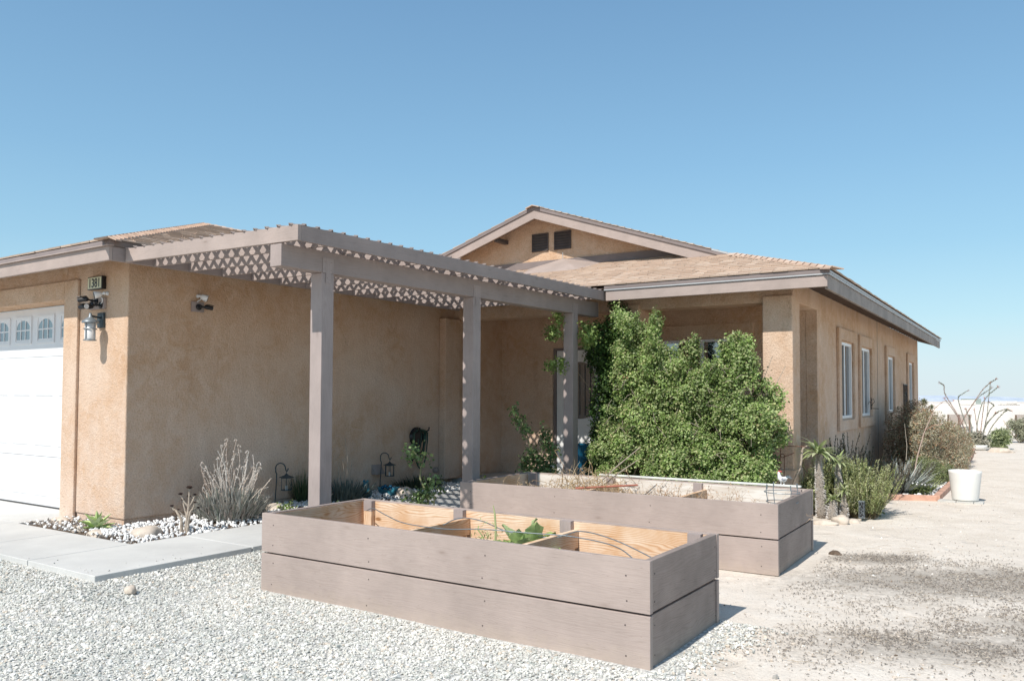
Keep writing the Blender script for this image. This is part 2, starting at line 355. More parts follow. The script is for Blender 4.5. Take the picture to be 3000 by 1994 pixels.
def mk_ground():
    m, nt, b = mat('desert_sand'); w = coords(nt, kind='World')
    big = tex(nt, w, .35, 6, .6); med = tex(nt, w, 2.2, 6, .65, .3); fi = tex(nt, w, 55, 4, .7); fi2 = tex(nt, w, 240, 3, .6)
    r = ramp(nt, [(.3, (.64,.57,.49)), (.55, (.73,.66,.58)), (.75, (.77,.71,.635))]); nt.links.new(med, r.inputs[0])
    rf = ramp(nt, [(.32, (.60,.56,.52)), (.47, (1,1,1)), (.72, (1.08,1.07,1.05))]); nt.links.new(fi, rf.inputs[0])
    c = mix(nt, r.outputs[0], rf.outputs[0], .55, 'MULTIPLY')
    rg = ramp(nt, [(.34, (.65,.62,.6)), (.5, (1,1,1))]); nt.links.new(fi2, rg.inputs[0])
    c = mix(nt, c, rg.outputs[0], .5, 'MULTIPLY')
    # darker mulch stained patches: soft ellipses broken up by noise
    tot = None
    for (cx, cy, rx, ry, st_) in ((7.7,2.9,2.1,.75,1.0),(9.0,3.7,2.0,1.0,1.0),(8.5,1.7,1.6,.75,.85),(7.6,.75,1.3,.5,.8),(6.75,3.4,.6,.35,1.0),(7.2,1.9,1.2,.5,.5)):
        mp = nt.nodes.new('ShaderNodeMapping'); mp.vector_type = 'TEXTURE'; g = nt.nodes.new('ShaderNodeNewGeometry'); nt.links.new(g.outputs['Position'], mp.inputs[0])
        mp.inputs['Location'].default_value = (cx, cy, G); mp.inputs['Rotation'].default_value = (0,0,R(33)); mp.inputs['Scale'].default_value = (rx, ry, 1)
        ln = N(nt, 'ShaderNodeVectorMath', operation='LENGTH'); nt.links.new(mp.outputs[0], ln.inputs[0])
        mr = N(nt, 'ShaderNodeMapRange', i_1=.25, i_2=1.35, i_3=st_, i_4=0.0); nt.links.new(ln.outputs['Value'], mr.inputs[0])
        if tot is None: tot = mr.outputs[0]
        else:
            mx = N(nt, 'ShaderNodeMath', operation='MAXIMUM'); nt.links.new(tot, mx.inputs[0]); nt.links.new(mr.outputs[0], mx.inputs[1]); tot = mx.outputs[0]
    nm = tex(nt, w, 14, 7, .78, .3); ad = N(nt, 'ShaderNodeMath', operation='MULTIPLY_ADD', i_1=.62); nt.links.new(tot, ad.inputs[0]); nt.links.new(nm, ad.inputs[2])
    rm = ramp(nt, [(.72, (0,0,0)), (1.0, (1,1,1))]); nt.links.new(ad.outputs[0], rm.inputs[0])
    stn = mix(nt, (.31,.275,.24), (.52,.465,.40), fi2)
    c = mix(nt, c, stn, rm.outputs[0])
    nt.links.new(c, b.inputs['Base Color']); b.inputs['Roughness'].default_value = .97; b.inputs['Specular IOR Level'].default_value = .08
    n1 = bump(nt, b, fi, .5, .012); n2 = bump(nt, b, fi2, .5, .004, n1); n3 = bump(nt, b, med, .5, .07, n2)
    fp = N(nt, 'ShaderNodeTexVoronoi', i_Scale=1.0, i_Randomness=1.0, feature='SMOOTH_F1'); nt.links.new(coords(nt, (3.2,2.0,1), (0,0,R(30)), kind='World'), fp.inputs['Vector'])
    rfp = ramp(nt, [(.12, (0,0,0)), (.26, (1,1,1)), (.34, (.75,.75,.75))]); nt.links.new(fp.outputs['Distance'], rfp.inputs[0]); bump(nt, b, rfp.outputs[0], .35, .035, n3)
    return m
SAND = mk_ground()
def mk_gravelbase():
    m, nt, b = mat('gravel_bed'); w = coords(nt, kind='World')
    vo = N(nt, 'ShaderNodeTexVoronoi', i_Scale=55.0); nt.links.new(w, vo.inputs['Vector'])
    hs = ramp(nt, [(0, (.52,.51,.48)), (.5, (.62,.61,.575)), (1, (.70,.69,.66))]); nt.links.new(vo.outputs['Color'], hs.inputs[0])
    r = ramp(nt, [(.3, (1,1,1)), (.8, (.5,.5,.5))]); nt.links.new(vo.outputs['Distance'], r.inputs[0])
    c = mix(nt, hs.outputs[0], r.outputs[0], 1.0, 'MULTIPLY'); nt.links.new(c, b.inputs['Base Color'])
    b.inputs['Roughness'].default_value = .95; bump(nt, b, vo.outputs['Distance'], -.8, .015); return m
GRAVB = mk_gravelbase()
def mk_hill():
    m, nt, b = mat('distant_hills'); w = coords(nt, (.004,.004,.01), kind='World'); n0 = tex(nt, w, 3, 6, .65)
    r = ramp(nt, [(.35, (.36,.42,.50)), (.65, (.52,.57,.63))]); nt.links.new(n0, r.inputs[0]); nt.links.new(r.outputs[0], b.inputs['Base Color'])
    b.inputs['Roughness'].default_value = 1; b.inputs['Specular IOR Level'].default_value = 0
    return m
HILL = mk_hill()

# ------------------------------------------------------------------ ground
def sst(a, b, x):
    t = max(0, min(1, (x-a)/(b-a))); return t*t*(3-2*t)
def slab_dist(x, y):     # distance outside the concrete walk
    dx = max(x-2.09, 0); dy = max(-1.457-y, 0)
    return math.hypot(dx, dy)
def gz(x, y):
    z = G + (.085)*(1-sst(.0, .9, slab_dist(x, y)))
    z += .012*mnoise.noise((x*.9, y*.9, 0)) * (1 if x > 2.3 else 0)
    d = math.hypot(x-6, y)
    if d > 31: z = G - .056*(min(d, 90)-31) - .008*(min(max(d, 90), 1600)-90)
    return z
def ground():
    xs = sorted(set([round(-8+.25*i, 3) for i in range(0, 73)] + [-4000,-2500,-1500,-900,-500,-300,-200,-130,-90,-70,-55,-45,-35,-28,-22,-16,-12] + [10.5,12,15,20,26,32,40,50,65,90,130,200,300,500,900,1500,2500,4000]))
    ys = sorted(set([round(-5.5+.25*i, 3) for i in range(0, 63)] + [-4000,-2000,-900,-400,-200,-100,-60,-40,-25,-15,-10,-7] + [11,12,13,15,17,19,21,23,25,27,29,31,33,36,40,45,50,56,62,70,78,85,92,110,150,220,330,500,800,1200,1700,2400,3200,4500]))
    mb = MB(); nx = len(xs)
    vs = [(x, y, gz(x, y)) for y in ys for x in xs]
    fs = [(j*nx+i, j*nx+i+1, (j+1)*nx+i+1, (j+1)*nx+i) for j in range(len(ys)-1) for i in range(nx-1)]
    mb.add(vs, fs); o = mb.build('ground', SAND, smooth=True); tag(o, kind='structure')
ground()
def gravel_border(y): return 6.47 + .07*math.sin(y*5)+.05*math.sin(y*13)   # gravel lies left of this line
def gravel_base():
    mb = MB(); xs = [-8+.25*i for i in range(0, 59)]; ys = [-6+.25*i for i in range(0, 27)]
    def lim(x, y): return min(x, gravel_border(y)) 
    vs = [(lim(x,y), y, gz(lim(x,y), y)+.006) for y in ys for x in xs]; nx = len(xs)
    fs = [(j*nx+i, j*nx+i+1, (j+1)*nx+i+1, (j+1)*nx+i) for j in range(len(ys)-1) for i in range(nx-1) if xs[i] < 6.4]
    mb.add(vs, fs); o = mb.build('gravel_bed', GRAVB, smooth=True); tag(o, kind='structure')
gravel_base()

ICO = None
def ico():
    global ICO
    if ICO is None:
        bm = bmesh.new(); bmesh.ops.create_icosphere(bm, subdivisions=1, radius=1)
        v = np.array([x.co[:] for x in bm.verts]); f = np.array([[a.index for a in q.verts] for q in bm.faces]); bm.free(); ICO = (v, f)
    return ICO
def stones(name, pts, sizes, cols, material, label, cat, seed=1, flat=.62, smooth=False, kind='stuff'):
    """many small crushed stones in one mesh"""
    r = np.random.default_rng(seed); v0, f0 = ico(); n = len(pts); nv, nf = len(v0), len(f0)
    pts = np.asarray(pts); sizes = np.asarray(sizes)
    ax = r.normal(size=(n, 4)); ax /= np.linalg.norm(ax, axis=1)[:, None]; a, b, c, d = ax.T
    RM = np.stack([1-2*(c*c+d*d), 2*(b*c-a*d), 2*(b*d+a*c), 2*(b*c+a*d), 1-2*(b*b+d*d), 2*(c*d-a*b), 2*(b*d-a*c), 2*(c*d+a*b), 1-2*(b*b+c*c)], 1).reshape(n, 3, 3)
    s3 = np.stack([r.uniform(.8, 1.35, n), r.uniform(.6, 1.0, n), r.uniform(.45, .85, n)], 1)
    v = v0[None]*(1+r.uniform(-.3, .3, (n, nv, 1)))*s3[:, None, :]
    v = np.einsum('nij,nkj->nki', RM, v); v[:, :, 2] *= (flat+.3)
    v = v*sizes[:, None, None] + pts[:, None, :]
    f = (f0[None]+np.arange(n)[:, None, None]*nv).reshape(-1, 3)
    me = bpy.data.meshes.new(name); me.vertices.add(n*nv); me.vertices.foreach_set('co', v.reshape(-1).astype(np.float32))
    me.loops.add(n*nf*3); me.loops.foreach_set('vertex_index', f.reshape(-1).astype(np.int32))
    me.polygons.add(n*nf); me.polygons.foreach_set('loop_start', np.arange(0, n*nf*3, 3, dtype=np.int32)); me.polygons.foreach_set('loop_total', np.full(n*nf, 3, dtype=np.int32))
    me.update(calc_edges=True)
    at = me.color_attributes.new('Col', 'FLOAT_COLOR', 'CORNER')
    cc = np.ones((n, nf*3, 4), dtype=np.float32); cc[:, :, :3] = np.asarray(cols)[:, None, :]; at.data.foreach_set('color', cc.ravel())
    me.materials.append(material); me.polygons.foreach_set('use_smooth', [smooth]*(n*nf))
    o = bpy.data.objects.new(name, me); C.objects.link(o); tag(o, label, cat, kind=kind); return o

PL1 = (3.03, 6.28, -.672, .45)
def gravel():
    r = np.random.default_rng(3); pts = []; sz = []; col = []
    pal = [((.66,.645,.60), 5), ((.70,.685,.645), 4.2), ((.60,.59,.55), 3.4), ((.50,.51,.48), 2.4), ((.40,.42,.40), .8), ((.60,.53,.45), 1.0), ((.76,.755,.735), 2.4)]
    pc = np.array([p[0] for p in pal]); pw = np.array([p[1] for p in pal]); pw = pw/pw.sum()
    n = 0
    for x, y in zip(r.uniform(-1.5, 6.9, 235000), r.uniform(-4.4, 1.4, 235000)):
        if x < 2.11 and y > -1.47:
            dd = min(2.085-x, y+1.457)      # a few stones kicked onto the slab
            if dd < .02 or rnd.random() > .012*math.exp(-dd*7) or x < -.9 or y > 1.2: continue
            pts.append((x, y, .004)); sz.append(.006*math.exp(r.normal()*.3)); col.append(np.array((.62,.6,.56))*r.uniform(.7,1.1)); continue
        if 3.0 < x < 6.3 and -.70 < y < .47: continue
        bd = gravel_border(y)
        if x > bd and rnd.random() > math.exp(-(x-bd)*16): continue
        if y > .5 and x > 3.0: continue
        # outside of what the photo shows: a line in front of the view
        if y < -2.95 + (x-3.0)*.66 - .35: continue
        if x < -0.6 and y < -3.2: continue
        s = .0080*math.exp(r.normal()*.30)
        if rnd.random() < .04: s *= 1.7
        pn = mnoise.noise((x*1.7, y*1.7, 4)); pf = mnoise.noise((x*6, y*6, 9))
        if pf < -.52 and rnd.random() < .6: continue
        pts.append((x, y, gz(x, y)+.005+r.uniform(0, .008))); sz.append(s)
        k = r.choice(len(pc), p=pw); col.append(pc[k]*r.uniform(.82, 1.10)*(1+.10*pn)*np.array((1, .995-.015*pn, .975-.02*pn)))
    print('gravel', len(pts))
    stones('gravel', pts, sz, col, ROCKA, 'loose grey and white crushed gravel in front of the planter boxes', 'gravel', 5, flat=.42)
gravel()
def pebbles():
    r = np.random.default_rng(9); pts = []; sz = []; col = []
    for i in range(9500):
        x = r.uniform(-1.0, 1.05); y = r.uniform(-.55, 5.2)
        if x < 0 and y > -.02: continue
        edge = min(1.05-x, y+.55) if x > 0 else y+.55
        white = rnd.random() < (.92 if (x > .05 and edge > .1) else .25)
        z = -.045 + .035*sst(0, .5, 1.0-x) + .02
        s = (.016 if white else .008)*math.exp(r.normal()*.3)
        pts.append((x, y, z+r.uniform(-.006, .012))); sz.append(s)
        c = np.array((.84,.83,.81)) if white else (np.array((.42,.36,.30)) if rnd.random() < .6 else np.array((.30,.29,.28)))
        col.append(c*r.uniform(.85, 1.08))
    stones('white_pebbles', pts, sz, col, ROCKA, 'white landscaping pebbles in the bed along the garage wall', 'pebbles', 6, flat=.7, smooth=True)
    pts = []; sz = []; col = []
    for i in range(5200):
        y = r.uniform(8.3, 19.5); x = r.uniform(5.5, 6.62-(y-8.5)*.028)
        if y < 8.27+(x-6.006)*.346+.09: continue
        if x < 6.0 and y < 8.6: continue
        pts.append((x, y, G+.02+r.uniform(-.004, .02))); sz.append(.022*math.exp(r.normal()*.3)); col.append(np.array((.80,.78,.76))*r.uniform(.9, 1.05))
    stones('side_bed_pebbles', pts, sz, col, ROCKA, 'white pebbles inside the wooden edging beside the house', 'pebbles', 7, flat=.7, smooth=True)
    # bed soil sheets under the pebbles
    m = MB(); m.prism([(-1.05,-.549),(1.06,-.549),(1.06,5.6),(-.0,5.6),(-.0,.0),(-1.05,.0)], -.09, -.035); o = m.build('planting_bed', SOIL); tag(o, kind='structure')
    m = MB(); m.prism([(5.3,8.3),(6.02,8.3),(6.66,8.52),(6.33,19.6),(5.3,19.6)], G-.04, G+.012); o = m.build('planting_bed', SOIL); tag(o, kind='structure')
pebbles()
def sand_litter():
    r = np.random.default_rng(21); pts = []; sz = []; col = []
    for i in range(7000):
        y = -1.5 + 13*r.random()**1.6; x = r.uniform(5.2, 12)
        if x < 6.33 and y < 5.3: 
            if not (0.5 < y < 1.95): continue
        if y < 19.6 and y > 8.2 and x < 6.7: continue
        pts.append((x, y, gz(x, y)+.003)); s = .0045*math.exp(r.normal()*.5); sz.append(s)
        c = [(.72,.69,.64), (.58,.5,.42), (.40,.38,.35), (.26,.20,.15)][r.choice(4, p=[.45,.3,.15,.1])]; col.append(np.array(c)*r.uniform(.85, 1.1))
    stones('sand_pebbles', pts, sz, col, ROCKA, 'fine scattered pebbles lying on the sand at the right', 'pebbles', 8)
    # dark mulch and twigs in patches
    mb = MB()
    cl = [((7.6,3.0),2.2,.8,.6), ((7.5,.75),1.1,.5,.7), ((6.75,3.45),.45,.25,1.5), ((8.4,1.7),1.5,.75,.55), ((7.45,.8),.7,.35,.35), ((7.3,1.8),1.3,.8,.16), ((8.9,3.6),1.6,1.0,.5), ((6.95,.15),.6,.35,.2)]
    for (cx, cy), ax_, ay_, dens in cl:
        for i in range(int(11000*ax_*ay_*dens)+60):
            a = rnd.gauss(0, .5)*ax_; b_ = rnd.gauss(0, .5)*ay_
            x = cx + a*.83 - b_*.55; y = cy + a*.55 + b_*.83
            if mnoise.noise((x*3.5, y*3.5, 3))+.5*mnoise.noise((x*11, y*11, 7)) < rnd.uniform(-.5, .45): continue
            if x < 6.33 and y < 3.6: continue
            z = gz(x, y)+.003; L = rnd.uniform(.003, .012); w = rnd.uniform(.001, .0026); an = rnd.uniform(0, 6.3)
            dx, dy = math.cos(an)*L, math.sin(an)*L; px, py = -math.sin(an)*w, math.cos(an)*w; t = rnd.uniform(0, .008)
            c = rnd.choice([(.20,.17,.145), (.27,.235,.2), (.36,.31,.26), (.48,.42,.35), (.22,.19,.165)])
            mb.add([(x-dx-px,y-dy-py,z),(x+dx-px,y+dy-py,z+t),(x+dx+px,y+dy+py,z+t+.002),(x-dx+px,y-dy+py,z+.002),(x,y,z+.004+t)], [(0,1,4),(1,2,4),(2,3,4),(3,0,4)], c)
    for i in range(160):    # longer dry straws
        x = rnd.uniform(6.5, 9.5); y = rnd.uniform(-.5, 4.5); an = rnd.uniform(-.2, .9); L = rnd.uniform(.03, .16)
        z = gz(x, y)+.006
        mb.tube([(x,y,z),(x+math.cos(an)*L*.5,y+math.sin(an)*L*.5,z+.008),(x+math.cos(an)*L,y+math.sin(an)*L,z)], .0012, 3, (.5,.4,.28))
    o = mb.build('mulch_litter', PLANTC); tag(o, 'dark mulch, straw and twigs scattered in patches over the sand', 'mulch', kind='stuff')
sand_litter()

# ------------------------------------------------------------------ concrete
def concrete():
    m = MB(); e = .006
    # slabs between the control joints
    slabs = [(-8,-1.16,-1.457,-.552), (-1.154,-.016,-1.457,-.552), (-.004,1.055,-1.457,-.552), (1.067,2.085,-1.457,-.012), (1.067,2.085,.0,3.1), (-8,-1.055,-.546,.24)]
    for x0,x1,y0,y1 in slabs: m.box(x0, x1, y0, y1, -.15, 0)
    m.prism([(.9,3.11),(3.0,3.11),(3.0,5.7),(.9,5.7)], -.16, .002)
    o = m.build('walkway', CONC, bevel=.005); tag(o, kind='structure')
    m = MB(); m.prism([T(-.2,5.72,0)[:2], T(5.35,5.72,0)[:2], T(5.35,7.1,0)[:2], T(-.2,7.1,0)[:2]], -.17, .03)
    o = m.build('porch_floor', CONC); tag(o, kind='structure')
concrete()

# ------------------------------------------------------------------ the house
house = thing('house', (0,0,0), 'single storey tan stucco house with brown shingle roof and attached garage', 'house')
def wallbox(mb, x0,x1,y0,y1,z0,z1): mb.box(x0,x1,y0,y1,z0,z1)
def garage_wing():
    m = MB()
    # front wall right of the door, lintel, side wall; foundations set back under the screed
    m.prism([(-1.235,0),(0,0),(0,7.4),(-.2,7.4),(-.2,.28),(-1.235,.28)], .055, 2.9)   # jamb and side wall in one
    m.box(-8, -1.235, 0, .28, 2.447, 2.9)        # lintel
    m.box(-8, -6.1, 0, .28, .055, 2.447)
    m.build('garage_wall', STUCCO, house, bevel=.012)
    m = MB(); m.box(-1.2, -.0135, .014, .299, -.2, .052); m.box(-.19, -.014, .3, 7.3, -.2, .053)
    m.build('foundation', STUCCO, house)
    m = MB()                                      # raised stucco surround of the garage door
    m.box(-1.235, -.945, -.035, -.002, -.1, 2.66); m.box(-6.4, -1.237, -.035, -.002, 2.445, 2.66); m.box(-6.4,-6.1,-.035,-.002,-.1,2.443)
    m.build('door_surround', STUCCO, house, bevel=.008)
    m = MB(); m.box(.002, .13, 5.22, 5.6, .05, 2.60); m.build('pilaster', STUCCO, house, bevel=.01)
garage_wing()

def garage_door():
    m = MB(); yb = .23
    x1, x0 = -1.20, -6.1
    zt = [2.44, 1.83, 1.22, .61, 0.0]
    for i in range(4):
        m.box(x0, x1, yb, yb+.045, zt[i+1]+.003, zt[i]-.003)
    d = m.build('garage_door', DOORW, house, bevel=.003); d['label'] = 'white sectional garage door with small arched windows'
    px = -1.607; 
    for k in range(8):
        cx = px - .555*k
        for i in range(1, 4):
            z0, z1 = zt[i+1]+.12, zt[i]-.12
            pm = MB(); w = .215; p = []
            # raised panel: sunk groove ring and a sloped centre
            for (a, b_) in ((0, .0), (.022, .012)):
                p.append([(cx-w+a, yb-b_, z0+a), (cx+w-a, yb-b_, z0+a), (cx+w-a, yb-b_, z1-a), (cx-w+a, yb-b_, z1-a)])
            pm.add(p[0]+p[1], [(4,5,6,7),(0,1,5,4),(1,2,6,5),(2,3,7,6),(3,0,4,7)]); sub('raised_panel', pm, DOORW, d)
    for k in range(8):
        cx = px - .555*k; z0, z1 = 2.0, 2.345; w = .215
        f = MB()
        for (a0,a1,b0,b1) in ((cx-w,cx+w,z0,z0+.03),(cx-w,cx+w,z1-.03,z1),(cx-w,cx-w+.035,z0+.03,z1-.03),(cx+w-.035,cx+w,z0+.03,z1-.03)):
            f.box(a0,a1,yb-.014,yb,b0,b1)
        # arched opening: face plate with arch, built as fan quads
        n = 14; ww = .172; zb, zs, zr = 2.055, 2.185, .115
        arch = [(cx+ww*math.cos(math.pi*j/n), zs+zr*math.sin(math.pi*j/n)) for j in range(n+1)]
        outer = [(cx+(w-.035)*(1 if j < n/2 else -1) if j != n//2 else cx, z1-.03) for j in range(n+1)]
        for j in range(n):
            (xa,za),(xb,zb_) = arch[j], arch[j+1]
            ya = yb-.007
            f.add([(xa,ya,za),(xb,ya,zb_),(xb,ya,z1-.03),(xa,ya,z1-.03)], [(0,1,2,3)])
            f.add([(xa,ya,za),(xb,ya,zb_),(xb,yb+.03,zb_),(xa,yb+.03,za)], [(0,1,2,3)])
        f.box(cx-w+.035,cx+w-.035,yb-.008,yb-.001,z0+.03,zb)
        f.box(cx-w+.035,cx-ww,yb-.0075,yb-.0005,zb,z1-.031); f.box(cx+ww,cx+w-.035,yb-.0075,yb-.0005,zb,z1-.031)
        for sx in (-.058, .058): f.box(cx+sx-.007,cx+sx+.007,yb-.011,yb-.004,zb,zs+zr*math.sqrt(1-(sx/ww)**2))
        f.box(cx-ww,cx+ww,yb-.0115,yb-.0045,zs-.02,zs-.004)
        o = sub('door_window', f, DOORW, d)
        g = MB(); g.box(cx-.18,cx+.18,yb-.004,yb-.002,zb-.01,zs+zr+.01)
        go = g.build('pane', GLASSD); go.parent = d
    m = MB(); m.box(x0,x1,yb-.01,yb+.045,-.004,.018); sub('bottom_seal', m, BLACK, d)
garage_door()

def shingle_plane(name, poly, udir, vdir, label=None, seed=1, parent=house, fn=None, step=.135, tabw=.30):
    """poly: 3-D outline; courses run along udir and climb along vdir"""
    rr = random.Random(seed); u = Vector(udir).normalized(); v = Vector(vdir).normalized(); n = u.cross(v).normalized()
    if n.z < 0: n = -n
    o = Vector(poly[0]); P = [((Vector(p)-o).dot(u), (Vector(p)-o).dot(v)) for p in poly]
    vmax = max(p[1] for p in P); mb = MB()
    pal = [(.475,.36,.28), (.50,.38,.295), (.52,.405,.32), (.465,.35,.27), (.55,.44,.355), (.485,.37,.285)]
    k = 0; vv = 0.0
    def rng(vy):
        xs = []
        for i in range(len(P)):
            (x0,y0),(x1,y1) = P[i], P[(i+1)%len(P)]
            if (y0-vy)*(y1-vy) <= 0 and abs(y1-y0) > 1e-9: xs.append(x0+(x1-x0)*(vy-y0)/(y1-y0))
        return (min(xs), max(xs)) if len(xs) >= 2 else None
    while vv < vmax-.02:
        top = min(vv+step+.02, vmax); r0 = rng(min(vv+.001, vmax-1e-4)); r1 = rng(top-1e-4)
        if r0 and r1:
            ua = r0[0] + rr.uniform(-tabw, 0)
            while ua < r0[1]:
                w = tabw*rr.uniform(.45, 1.0); a = max(ua, r0[0]); b_ = min(ua+w-.004, r0[1])
                a1 = min(max(a, r1[0]), r1[1]); b1 = min(max(b_, r1[0]), r1[1])
                if b_-a > .01:
                    h = .017*rr.uniform(.8, 1.25); c = rr.choice(pal); q = rr.uniform(.93, 1.07); c = tuple(x*q for x in c)
                    jj = rr.uniform(-.006, .006)
                    p = [o+u*a+v*(vv+jj), o+u*b_+v*(vv+jj), o+u*b1+v*top, o+u*a1+v*top]
                    t = [p[0]+n*h, p[1]+n*h, p[2]+n*.002, p[3]+n*.002]
                    mb.add(p+t, [(4,5,6,7),(0,1,5,4),(1,2,6,5),(3,0,4,7)], c)
                ua += w
        vv += step
    deck = MB(); off = -n*.028
    mb.add([Vector(p) for p in poly], [tuple(range(len(poly)))], (.40,.28,.2))
    ob = mb.build(name, SHING, parent, fn=fn)
    if label: ob['label'] = label
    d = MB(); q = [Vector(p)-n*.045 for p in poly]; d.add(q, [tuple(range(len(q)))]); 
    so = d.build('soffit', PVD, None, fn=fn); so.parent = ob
    return ob
def hip_caps(name, a, b, w=.13, fn=None, parent=None, seed=3, tilt=.033, downs=None):
    """overlapping cap shingles along a hip or ridge from low end a to high end b; downs = the two downhill directions"""
    rr = random.Random(seed); a = Vector(a); b = Vector(b); t = (b-a).normalized(); L = (b-a).length; mb = MB()
    d1, d2 = [Vector(d).normalized() for d in downs]; up = -(d1+d2).normalized()
    up = (up - t*up.dot(t)).normalized()
    if up.z < 0: up = -up
    s = 0.0
    while s < L:
        c = rr.choice([(.54,.40,.31), (.49,.36,.28), (.58,.44,.35)]); q0 = a+t*(s-.03)+up*(.030); q1 = a+t*min(s+.17, L+.05)+up*(.010)
        th = up*.014
        for d in (d1, d2):
            mb.add([q0, q0+d*w, q1+d*w, q1, q0-th, q0+d*w-th, q1+d*w-th, q1-th], [(0,1,2,3),(4,7,6,5),(0,4,5,1),(1,5,6,2),(2,6,7,3)], c)
        s += .145
    ob = mb.build(name, SHING, parent, fn=fn); return ob
sl = 1/3.0
def roofs():
    # garage roof
    e = 2.905
    g1 = shingle_plane('garage_roof', [(.42,-.46,e),(.42,5.6,e),(-3.23,9.25,e+3.65*sl),(-3.23,3.19,e+3.65*sl)], (0,1,0), (-1,0,sl), seed=2)
    g2 = shingle_plane('garage_roof', [(-6.88,-.46,e),(.42,-.46,e),(-3.23,3.19,e+3.65*sl)], (1,0,0), (0,1,sl), seed=4)
    hc = hip_caps('hip_cap', (.42,-.46,e), (-3.23,3.19,e+3.65*sl), downs=[(1,0,-sl),(0,-1,-sl)], w=.15); hc.parent = g1
    hc = hip_caps('ridge_cap', (-3.23,8.6,e+3.65*sl), (-3.23,3.19,e+3.65*sl), downs=[(1,0,-sl),(-1,0,-sl)], w=.15); hc.parent = g1
    # main roof, a hip with a small gable facing the front
    x1, x0, y0, y1 = 5.945, -4.34, 5.235, 19.35; xr = .80; za = e+(x1-xr)*sl; yg = 6.95; zg = e+(yg-y0)*sl; xg = x1-(yg-y0)
    m1 = shingle_plane('main_roof', [(x1,y0,e),(x1,y1,e),(xr,y1,za),(xr,yg-.03,za),(xg,yg-.03,zg)], (0,1,0), (-1,0,sl), seed=5, fn=T)
    m2 = shingle_plane('main_roof', [(-2.0,y0,e),(x1,y0,e),(xg,yg,zg),(xg-.42,7.37,e+(7.37-y0)*sl),(-2.0,7.37,e+(7.37-y0)*sl)], (1,0,0), (0,1,sl), seed=6, fn=T)
    m3 = shingle_plane('main_roof', [(x0,y1,e),(x0,y0+3,e),(-2.62,yg-.03,zg),(xr,yg-.03,za),(xr,y1,za)], (0,-1,0), (1,0,sl), seed=8, fn=T, tabw=.6, step=.3)
    h1 = hip_caps('hip_cap', (x1,y0,e), (xg,yg-.05,zg), fn=T, downs=[(1,0,-sl),(0,-1,-sl)], w=.14, seed=9); h1.parent = m1
    h2 = hip_caps('ridge_cap', (xr,y1,za), (xr,yg-.05,za), fn=T, downs=[(1,0,-sl),(-1,0,-sl)], w=.14, seed=11); h2.parent = m1
    # gable wall, band, rake boards
    m = MB(); zt = lambda x: e+(x1-x)*sl-.05 if x > xr else e+(x-x0)*sl-.05
    m.extr([(-2.6,7.35,3.45),(4.0,7.35,3.45),(4.0,7.35,zt(4.0)),(xr,7.35,zt(xr)),(-2.6,7.35,zt(-2.6))], (0,.15,0)); m.build('gable_wall', STUCCO, house, fn=T)
    m = MB(); m.box(-2.6, 3.4, 7.325, 7.348, 3.615, 3.735); m.build('gable_band', PDK, house, fn=T)
    m = MB(); lo = MB(); hi = MB()
    for sx, xe in ((1, xg+.02), (-1, -2.6)):
        def rk(mb, t0, t1, ya, yb_):
            ztop = lambda x: (e+(x1-x)*sl if sx > 0 else e+(x-x0)*sl)
            p = [(xr,ya,ztop(xr)-t1),(xe,ya,ztop(xe)-t1),(xe,ya,ztop(xe)-t0),(xr,ya,ztop(xr)-t0)]
            if sx < 0: p = p[::-1]
            mb.extr(p, (0, yb_-ya, 0))
        rk(hi, .012, .062, 6.905, 6.945); rk(lo, .066, .215, 6.925, 6.962)
    lo.build('rake_board', PX, house, fn=T); hi.build('rake_trim', PDK, house, fn=T)
    m = MB(); p = [(xg-.30,6.90,zg+.083),(xg+.06,6.90,zg-.036),(xg+.06,6.90,zg-.012),(xg-.30,6.90,zg+.108)]; m.extr(p, (0,.008,0)); m.build('rake_flashing', SILVER, house, fn=T)
    m = MB(); m.box(-.07,.01,7.0,7.35,4.10,4.17); m.build('lookout', DARKM, house, fn=T)
    # gable vents
    for cx in (.682, 1.134):
        m = MB(); a, b_, c, d = cx-.165, cx+.165, 3.908, 4.224
        for q in ((a,a+.014,c,d),(b_-.014,b_,c,d),(a,b_,c,c+.012),(a,b_,d-.012,d)): m.box(q[0],q[1],7.325,7.349,q[2],q[3])
        m.box(a+.014,b_-.014,7.3475,7.349,c+.012,d-.012)
        fr = m.build('gable_vent', DARKM, house, fn=T)
        s = MB()
        for k in range(6):
            z = c+.018+k*.048; s.hexa([(a+.014,7.325,z),(b_-.014,7.325,z),(b_-.014,7.345,z+.03),(a+.014,7.345,z+.03),(a+.014,7.325,z+.008),(b_-.014,7.325,z+.008),(b_-.014,7.345,z+.038),(a+.014,7.345,z+.038)])
        so = s.build('louver', DARKM, None, fn=T); so.parent = fr
    # small painted cricket against the gable wall
    m = MB(); zb = e+(6.80-y0)*sl+.012
    m.add([(.62,6.80,zb-.005),(1.70,6.80,zb-.005),(1.17,7.3,zb+.30),(.62,6.80,zb-.05),(1.70,6.80,zb-.05),(.35,7.34,zb+.16),(1.95,7.34,zb+.16)], [(0,1,2),(3,4,1,0),(0,2,5),(1,6,2)])
    m.build('roof_cricket', PX, house, fn=T)
    m = MB(); m.tube([(1.17,7.28,zb+.28),(1.17,7.28,zb+.40)], .006, 6); m.build('roof_rod', SILVER, house, fn=T)
    # main eave fascias
    m = MB(); m.box(2.98, 5.905, 5.255, 5.293, 2.69, 2.826); m.build('front_fascia', PX, house, fn=T, bevel=.004)
    m = MB(); m.box(2.96, 5.93, 5.238, 5.254, 2.832, 2.848); m.build('drip_edge', SILVER, house, fn=T)
    m = MB(); m.box(2.96, 5.93, 5.245, 5.29, 2.851, 2.898); m.build('front_fascia_trim', PDK, house, fn=T)
